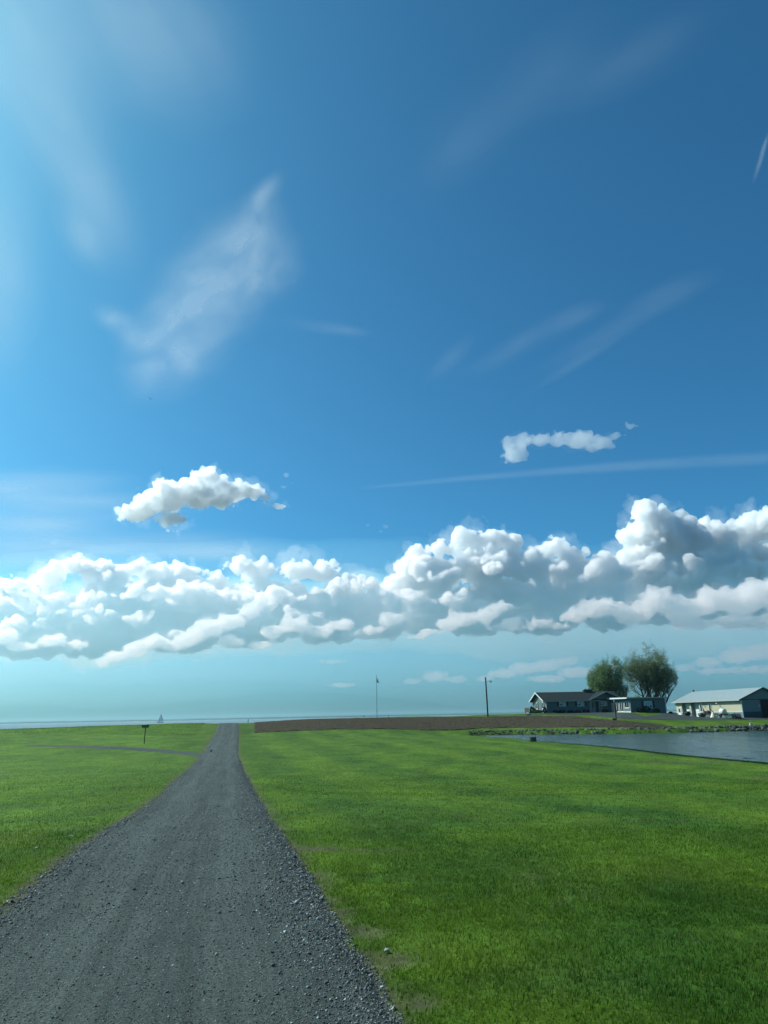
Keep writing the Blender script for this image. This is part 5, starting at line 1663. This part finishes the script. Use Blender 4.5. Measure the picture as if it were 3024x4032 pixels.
CLOUDS = [
    ("cumulus_cloud", dict(D=5500, vox=8, depth=1.0, seed=3, wisp=.2, amp=.6, kids=14), 0.03,
     "lone white puffy cumulus cloud floating above the left end of the cloud bank",
     [(300,1108,42,26),(365,1075,48,40),(345,1048,24,20),(430,1070,52,38),(450,1035,40,28),(500,1058,45,30),(545,1062,36,22),(575,1078,26,16),(600,1092,16,7),(372,1122,38,22),(268,1112,16,20),(378,1146,16,10),(330,1090,40,30),(480,1085,40,20)]),
    ("cloud_scrap", dict(D=5500, vox=9, depth=1.0, seed=4, wisp=.8, kids=5, amp=.6), 0.004,
     "tiny detached scrap of cloud just right of the lone puffy cumulus",
     [(618,1026,9,6),(611,1052,9,4),(632,1044,5,3)]),
    ("cloud_scrap", dict(D=6500, vox=10, depth=1.0, seed=5, wisp=.8, kids=5, amp=.6), 0.003,
     "faint tiny scrap of cloud above the middle of the cloud bank",
     [(832,1137,9,6),(795,1135,6,4),(822,1148,6,3)]),
    ("cumulus_cloud", dict(D=4600, vox=10, depth=1.0, seed=8, wisp=.5, kids=10, amp=.6), 0.008,
     "small ragged white cloud high in the clear blue sky on the right",
     [(1112,986,32,20),(1100,962,20,24),(1130,953,34,17),(1168,952,36,18),(1118,970,26,20),(1205,950,34,18),(1250,952,44,24),(1298,955,36,18),(1280,968,26,14),(1330,940,20,8),(1362,922,15,8),(1092,1000,12,5),(1315,962,16,8)]),
    ("towering_cloud", dict(D=17000, vox=23, depth=1.1, seed=12), 0.017,
     "tallest towering white cumulus at the right edge of the cloud bank",
     [(1400,1118,38,36),(1372,1160,32,45),(1440,1120,36,26),(1420,1170,60,55),(1470,1180,55,55),(1520,1175,50,40),(1515,1136,18,18),(1555,1165,40,35),(1600,1160,48,36),(1645,1140,50,40),(1700,1130,80,50),
      (1380,1240,70,60),(1470,1250,80,60),(1570,1240,80,60),(1660,1230,80,65),(1740,1230,90,70),(1330,1262,50,40),(1400,1310,90,45),(1520,1305,90,48),(1640,1300,90,50),(1740,1300,80,60)] + billows(1370, 1700, 1190, 1290, 12, 8, -.06)),
    ("towering_cloud", dict(D=15500, vox=23, depth=1.1, seed=21), 0.019,
     "broad cauliflower topped white cumulus in the middle of the cloud bank",
     [(1000,1168,42,28),(950,1188,36,26),(1060,1166,42,26),(1105,1178,30,28),(900,1198,30,24),(1205,1182,34,26),(1240,1203,40,22),(1165,1205,36,24),(880,1235,40,30),(1290,1215,40,22),
      (940,1245,75,52),(1040,1225,75,50),(1140,1235,65,45),(1240,1245,70,45),(1320,1245,50,35),(860,1285,50,42),(960,1300,90,42),(1070,1290,90,45),(1180,1295,90,40),(1290,1290,80,38),(900,1342,80,38),(1030,1345,90,36),(1170,1342,90,36),(1300,1335,80,36)] + billows(860, 1340, 1225, 1320, 15, 7, -.06)),
    ("cumulus_bank", dict(D=14500, vox=23, depth=1.1, seed=33), 0.017,
     "long bank of heaped cumulus along the left half of the horizon",
     [(160,1222,50,26),(110,1248,45,28),(40,1285,55,35),(-30,1295,60,50),(225,1238,55,30),(320,1235,60,26),(390,1242,55,28),(560,1232,56,26),(520,1222,35,20),(640,1232,40,30),(658,1214,15,12),(700,1238,50,28),(760,1262,40,24),(460,1262,40,26),
      (600,1300,95,48),(500,1312,90,48),(400,1310,100,55),(270,1310,120,62),(140,1330,110,60),(20,1345,90,50),(720,1310,85,48),(815,1305,60,42),(60,1390,110,36),(220,1385,120,40),(380,1375,120,42),(540,1362,110,45),(700,1355,100,42),(820,1345,70,42),(430,1290,60,40),(340,1275,70,40),(240,1272,60,40)] + billows(-20, 860, 1262, 1345, 24, 5, -.075) + billows(0, 860, 1330, 1385, 12, 6, -.085)),
    ("cumulus_bank", dict(D=12500, vox=23, depth=1.0, seed=41, wisp=.2, amp=.6), 0.010,
     "lower ragged shelf of soft cumulus in front of the right part of the cloud bank",
     [(900,1374,26,9),(930,1364,34,13),(965,1350,38,18),(1005,1336,40,22),(1045,1330,34,20),(1080,1312,30,14),(1110,1354,40,12),(1160,1346,44,17),(1205,1352,30,11),(1250,1330,40,20),(1300,1312,52,26),(1360,1326,56,26),(1420,1300,50,30),(1480,1318,60,30),(1540,1296,50,34),(1600,1300,60,36),(1660,1280,60,36),(1730,1285,66,50),(1500,1348,66,14),(1600,1345,80,16),(1700,1335,80,22)]),
    ("cumulus_bank", dict(D=12000, vox=23, depth=1.0, seed=47, wisp=.2, amp=.6), 0.010,
     "lower ragged shelf of soft cumulus in front of the left part of the cloud bank",
     [(222,1432,22,10),(250,1420,32,14),(290,1404,36,18),(335,1386,38,20),(375,1396,36,14),(410,1378,36,20),(450,1358,40,24),(500,1342,36,22),(540,1322,34,18),(500,1388,40,14),(560,1394,36,10),(585,1364,38,18),(640,1348,38,20),(690,1366,40,14),(740,1350,40,16),(800,1362,40,12),(845,1340,34,18),(160,1392,36,14),(110,1384,40,16),(50,1398,42,14),(10,1376,46,20),(-50,1380,50,24)]),
    ("cloud_haze", dict(D=20500, vox=110, depth=.8, seed=91, wisp=1, amp=.15, kids=0, octaves=3, smooth=.8), 0.0005,
     "wide soft hazy cloud mass filling the gaps behind the cloud bank",
     [(u, 1335 + 14 * math.sin(u / 160.0), 190, 90) for u in range(-80, 1800, 150)]),
    ("cloud_haze", dict(D=9600, vox=80, depth=.8, seed=95, wisp=1, amp=.06, kids=0, octaves=3, smooth=.8), 0.00013,  # this veil and the two below are added haze that pales the bank
     "added veil of thin pale blue haze reaching to the tops of the cloud bank",
     [(u, 1370.0 + 6 * math.sin(u / 170.0 + 0) + 0.005 * (u - 800), 280, 165.0) for u in range(-200, 1920, 95)]),
    ("cloud_haze", dict(D=9200, vox=80, depth=.8, seed=96, wisp=1, amp=.06, kids=0, octaves=3, smooth=.8), 0.00013,
     "added veil of thin pale blue haze hanging before the middle heights of the cloud bank",
     [(u, 1375.0 + 6 * math.sin(u / 170.0 + 1) + 0.005 * (u - 800), 280, 125.0) for u in range(-200, 1920, 95)]),
    ("cloud_haze", dict(D=8800, vox=80, depth=.8, seed=97, wisp=1, amp=.06, kids=0, octaves=3, smooth=.8), 0.0001,
     "added veil of thin pale blue haze hanging before the foot of the cloud bank",
     [(u, 1382.5 + 6 * math.sin(u / 170.0 + 2) + 0.005 * (u - 800), 280, 82.5) for u in range(-200, 1920, 95)]),
    ("distant_cloud", dict(D=26000, vox=60, depth=1.2, seed=62, wisp=.3), 0.0012,
     "low pale cumulus near the horizon between the light pole and the trees",
     [(1090,1455,40,14),(1130,1445,40,16),(1180,1438,40,16),(1225,1428,30,12),(1050,1465,26,8),(1250,1452,56,14),(1310,1440,40,10),(1180,1466,60,9)]),
    ("distant_cloud", dict(D=26000, vox=60, depth=1.2, seed=66, wisp=.3), 0.0010,
     "low pale cumulus near the horizon between the flagpole and the light pole",
     [(890,1472,26,9),(940,1462,36,14),(985,1468,30,10),(740,1480,40,7),(720,1430,40,6)]),
    ("distant_cloud", dict(D=26000, vox=60, depth=1.2, seed=69, wisp=.3), 0.0012,
     "low pale cumulus near the horizon above the barn",
     [(1530,1430,40,16),(1590,1418,48,20),(1650,1410,50,22),(1480,1442,30,10),(1720,1405,60,26),(1560,1448,60,10),(1420,1430,30,7),(1660,1445,70,12)]),
]


def build_clouds():
    for name, kw, dens, label, blobs in CLOUDS:
        ob = cloud_mesh(name, blobs, **kw)
        ob["label"] = label
        ob["category"] = "cloud"
        ob.data.materials.append(cloud_material("cloud_vapour_%d" % kw["seed"], dens, color=(0.45, 0.84, 1.0) if name == "cloud_haze" else (1, 1, 1)))
        if kw["seed"] in (3, 8, 12, 21, 33, 41, 47):       # thin evaporating edge round the dense heaps
            k2 = dict(kw); k2.update(vox=kw["vox"] * 1.8, wisp=0.9, amp=0.75, kids=4, octaves=5, seed=kw["seed"], rough=0.7)
            fr = cloud_mesh("fringe", [(b[0], b[1], b[2] * 1.08 + 2, b[3] * 1.12 + 2) for b in blobs if len(b) == 4], **k2)
            fr.parent = ob
            fr.location = fr.location - ob.location
            fr.data.materials.append(cloud_material("cloud_fringe_%d" % kw["seed"], dens * 0.03))
        print(name, len(ob.data.polygons), round(time.time() - T0, 1))


build_clouds()
# ------------------------------------------------------------------ thin high cloud and contrails: sheets at cirrus height
M_veil, t, b = nodes("ice_cloud_veil")
t.nodes.remove(b)
va = N(t, "ShaderNodeAttribute", attribute_name="veil")
dif = N(t, "ShaderNodeBsdfDiffuse"); dif.inputs["Color"].default_value = (.9, .95, .95, 1)
trl = N(t, "ShaderNodeBsdfTranslucent"); trl.inputs["Color"].default_value = (.9, .95, .95, 1)
ad = N(t, "ShaderNodeMixShader", in_0=0.6); t.links.new(dif.outputs[0], ad.inputs[1]); t.links.new(trl.outputs[0], ad.inputs[2])
tp = N(t, "ShaderNodeBsdfTransparent")
mx = N(t, "ShaderNodeMixShader"); t.links.new(va.outputs["Fac"], mx.inputs[0]); t.links.new(tp.outputs[0], mx.inputs[1]); t.links.new(ad.outputs[0], mx.inputs[2])
t.links.new(mx.outputs[0], t.nodes["Material Output"].inputs["Surface"])


def cirrus(name, label, blobs, alt, opac, seed, stretch=(1, 1), ang=0.0, n=150, contrast=1.3, fine=1.0, gain=.5):
    """blobs: (u, v, ru, rv, angle) in 1659-px units; opacity falls off round them and is combed by noise along `ang`"""
    B = np.array(blobs, float)
    r_ = np.maximum(B[:, 2], B[:, 3]) * 1.9
    u0, u1, v0, v1 = (B[:, 0] - r_).min(), (B[:, 0] + r_).max(), (B[:, 1] - r_).min(), (B[:, 1] + r_).max()
    v1 = min(v1, 1330)
    uu, vv = np.meshgrid(np.linspace(u0, u1, n), np.linspace(v0, v1, n))
    d = _F * FPX + _R * (uu[..., None] * PS - 1512.0) + _U * (2016.0 - vv[..., None] * PS)
    k = alt / d[..., 2]
    Pw = d * k[..., None]; Pw[..., 2] += EYE
    m_ = np.zeros_like(uu)
    for u, v, ru, rv, a in B:
        c_, s_ = math.cos(a), math.sin(a)
        p_ = ((uu - u) * c_ + (vv - v) * s_) / ru; q_ = (-(uu - u) * s_ + (vv - v) * c_) / rv
        m_ = 1 - (1 - m_) * (1 - .75 * np.exp(-(p_ ** 2 + q_ ** 2)))
    c_, s_ = math.cos(ang), math.sin(ang)
    X, Y = (uu * c_ + vv * s_) / stretch[0], (-uu * s_ + vv * c_) / stretch[1]
    z = np.zeros_like(X); nz = z.copy(); a = 1.0; f = 1 / (90.0 * fine)
    wx = perlin(X * f * .8, Y * f * .8, z + 3.3, seed + 20) * 40
    for o in range(6):
        nz += a * perlin((X + wx) * f, (Y + wx * .6) * f, z + o, seed + o); a *= gain; f *= 2
    edge = np.minimum(np.minimum(uu - u0, u1 - uu), np.minimum(vv - v0, v1 - vv)) / (.12 * min(u1 - u0, v1 - v0))
    al = opac * np.clip(m_ * (1 + contrast * nz) - .05, 0, 1) * smooth01(edge)
    i = (np.arange(n - 1)[:, None] * n + np.arange(n - 1)[None]).ravel()
    org = Pw.reshape(-1, 3).mean(0); org[2] = alt + EYE
    ob = np_mesh(name, Pw.reshape(-1, 3) - org, np.stack([i, i + n, i + n + 1, i + 1], 1), M_veil, attr={"veil": al.ravel()}, smooth=True)
    ob.location = org
    return tag(ob, label, "cloud")


dg = -.95
cirrus("cirrus_cloud", "feathery white cirrus wisp slanting across the upper left blue sky",
       [(352,762,85,56,dg),(395,715,95,70,dg),(432,660,95,76,dg),(475,605,95,76,dg),(512,548,80,60,dg),(545,485,60,36,dg),(570,420,45,18,dg),(560,570,70,60,0),(250,690,45,20,.4),(300,735,45,24,.5),(390,790,40,18,.1)],
       7000, .28, 601, (1.3, .9), dg + .3, n=260, contrast=.7, fine=.7, gain=.5)
cirrus("cirrus_cloud", "broad pale veil of cirrus glowing at the top left corner",
       [(40,120,190,110,1.0),(120,260,170,70,1.0),(190,420,130,55,1.05),(180,510,60,35,1.0),(40,40,240,160,0),(330,60,180,120,.8),(0,560,70,200,0)], 7500, .24, 611, (2, 1), 1.0, n=160, contrast=.45, fine=1.3)
cirrus("cirrus_cloud", "faint wide cirrus haze left of the lone puffy cumulus",
       [(40,1050,170,28,-.05),(150,1085,190,24,.03),(60,1130,200,30,0),(240,1180,220,22,-.05),(60,1190,200,40,0),(420,1190,160,18,.02)], 6500, .42, 621, (5, .7), 0.03, n=200, contrast=.9)
cirrus("cirrus_cloud", "faint slanting cirrus streaks in the clear sky at the right",
       [(975,770,55,18,-.75),(1130,740,110,20,-.52),(1230,690,60,18,-.4),(1320,715,150,17,-.5),(1440,640,90,22,-.45),(1250,780,90,10,-.55)], 7500, .06, 631, (4, .8), -.52, n=180, contrast=1.0)
cirrus("cirrus_cloud", "small faint cirrus tuft in the middle of the sky", [(690,706,70,12,.12),(740,712,40,9,.1)], 7000, .10, 641, (3, .8), .1, n=90, contrast=1.0)
cirrus("cirrus_cloud", "dim rosy cirrus smear in the upper right sky", [(1150,170,150,60,-.7),(1000,300,110,60,-.8),(1370,130,160,45,-.55)], 8000, .045, 651, (3, 1), -.6, n=110, contrast=.8, fine=1.5)
cirrus("contrail", "long thin fading contrail above the cloud bank at the right",
       [(u, 1050 - (u - 830) * .068 - 8 * math.sin((u - 830) / 300), 62, 3.0 + (u - 830) * .010, -.078) for u in range(850, 1690, 42)], 9000, .075, 661, (6, .8), -.08, n=260, contrast=.6, fine=.6)
cirrus("contrail", "short pale contrail slanting at the upper right edge", [(1641,352,34,4,-1.25),(1650,318,24,3.5,-1.25)], 9000, .2, 671, (3, .8), -1.25, n=70, contrast=.4, fine=.5)
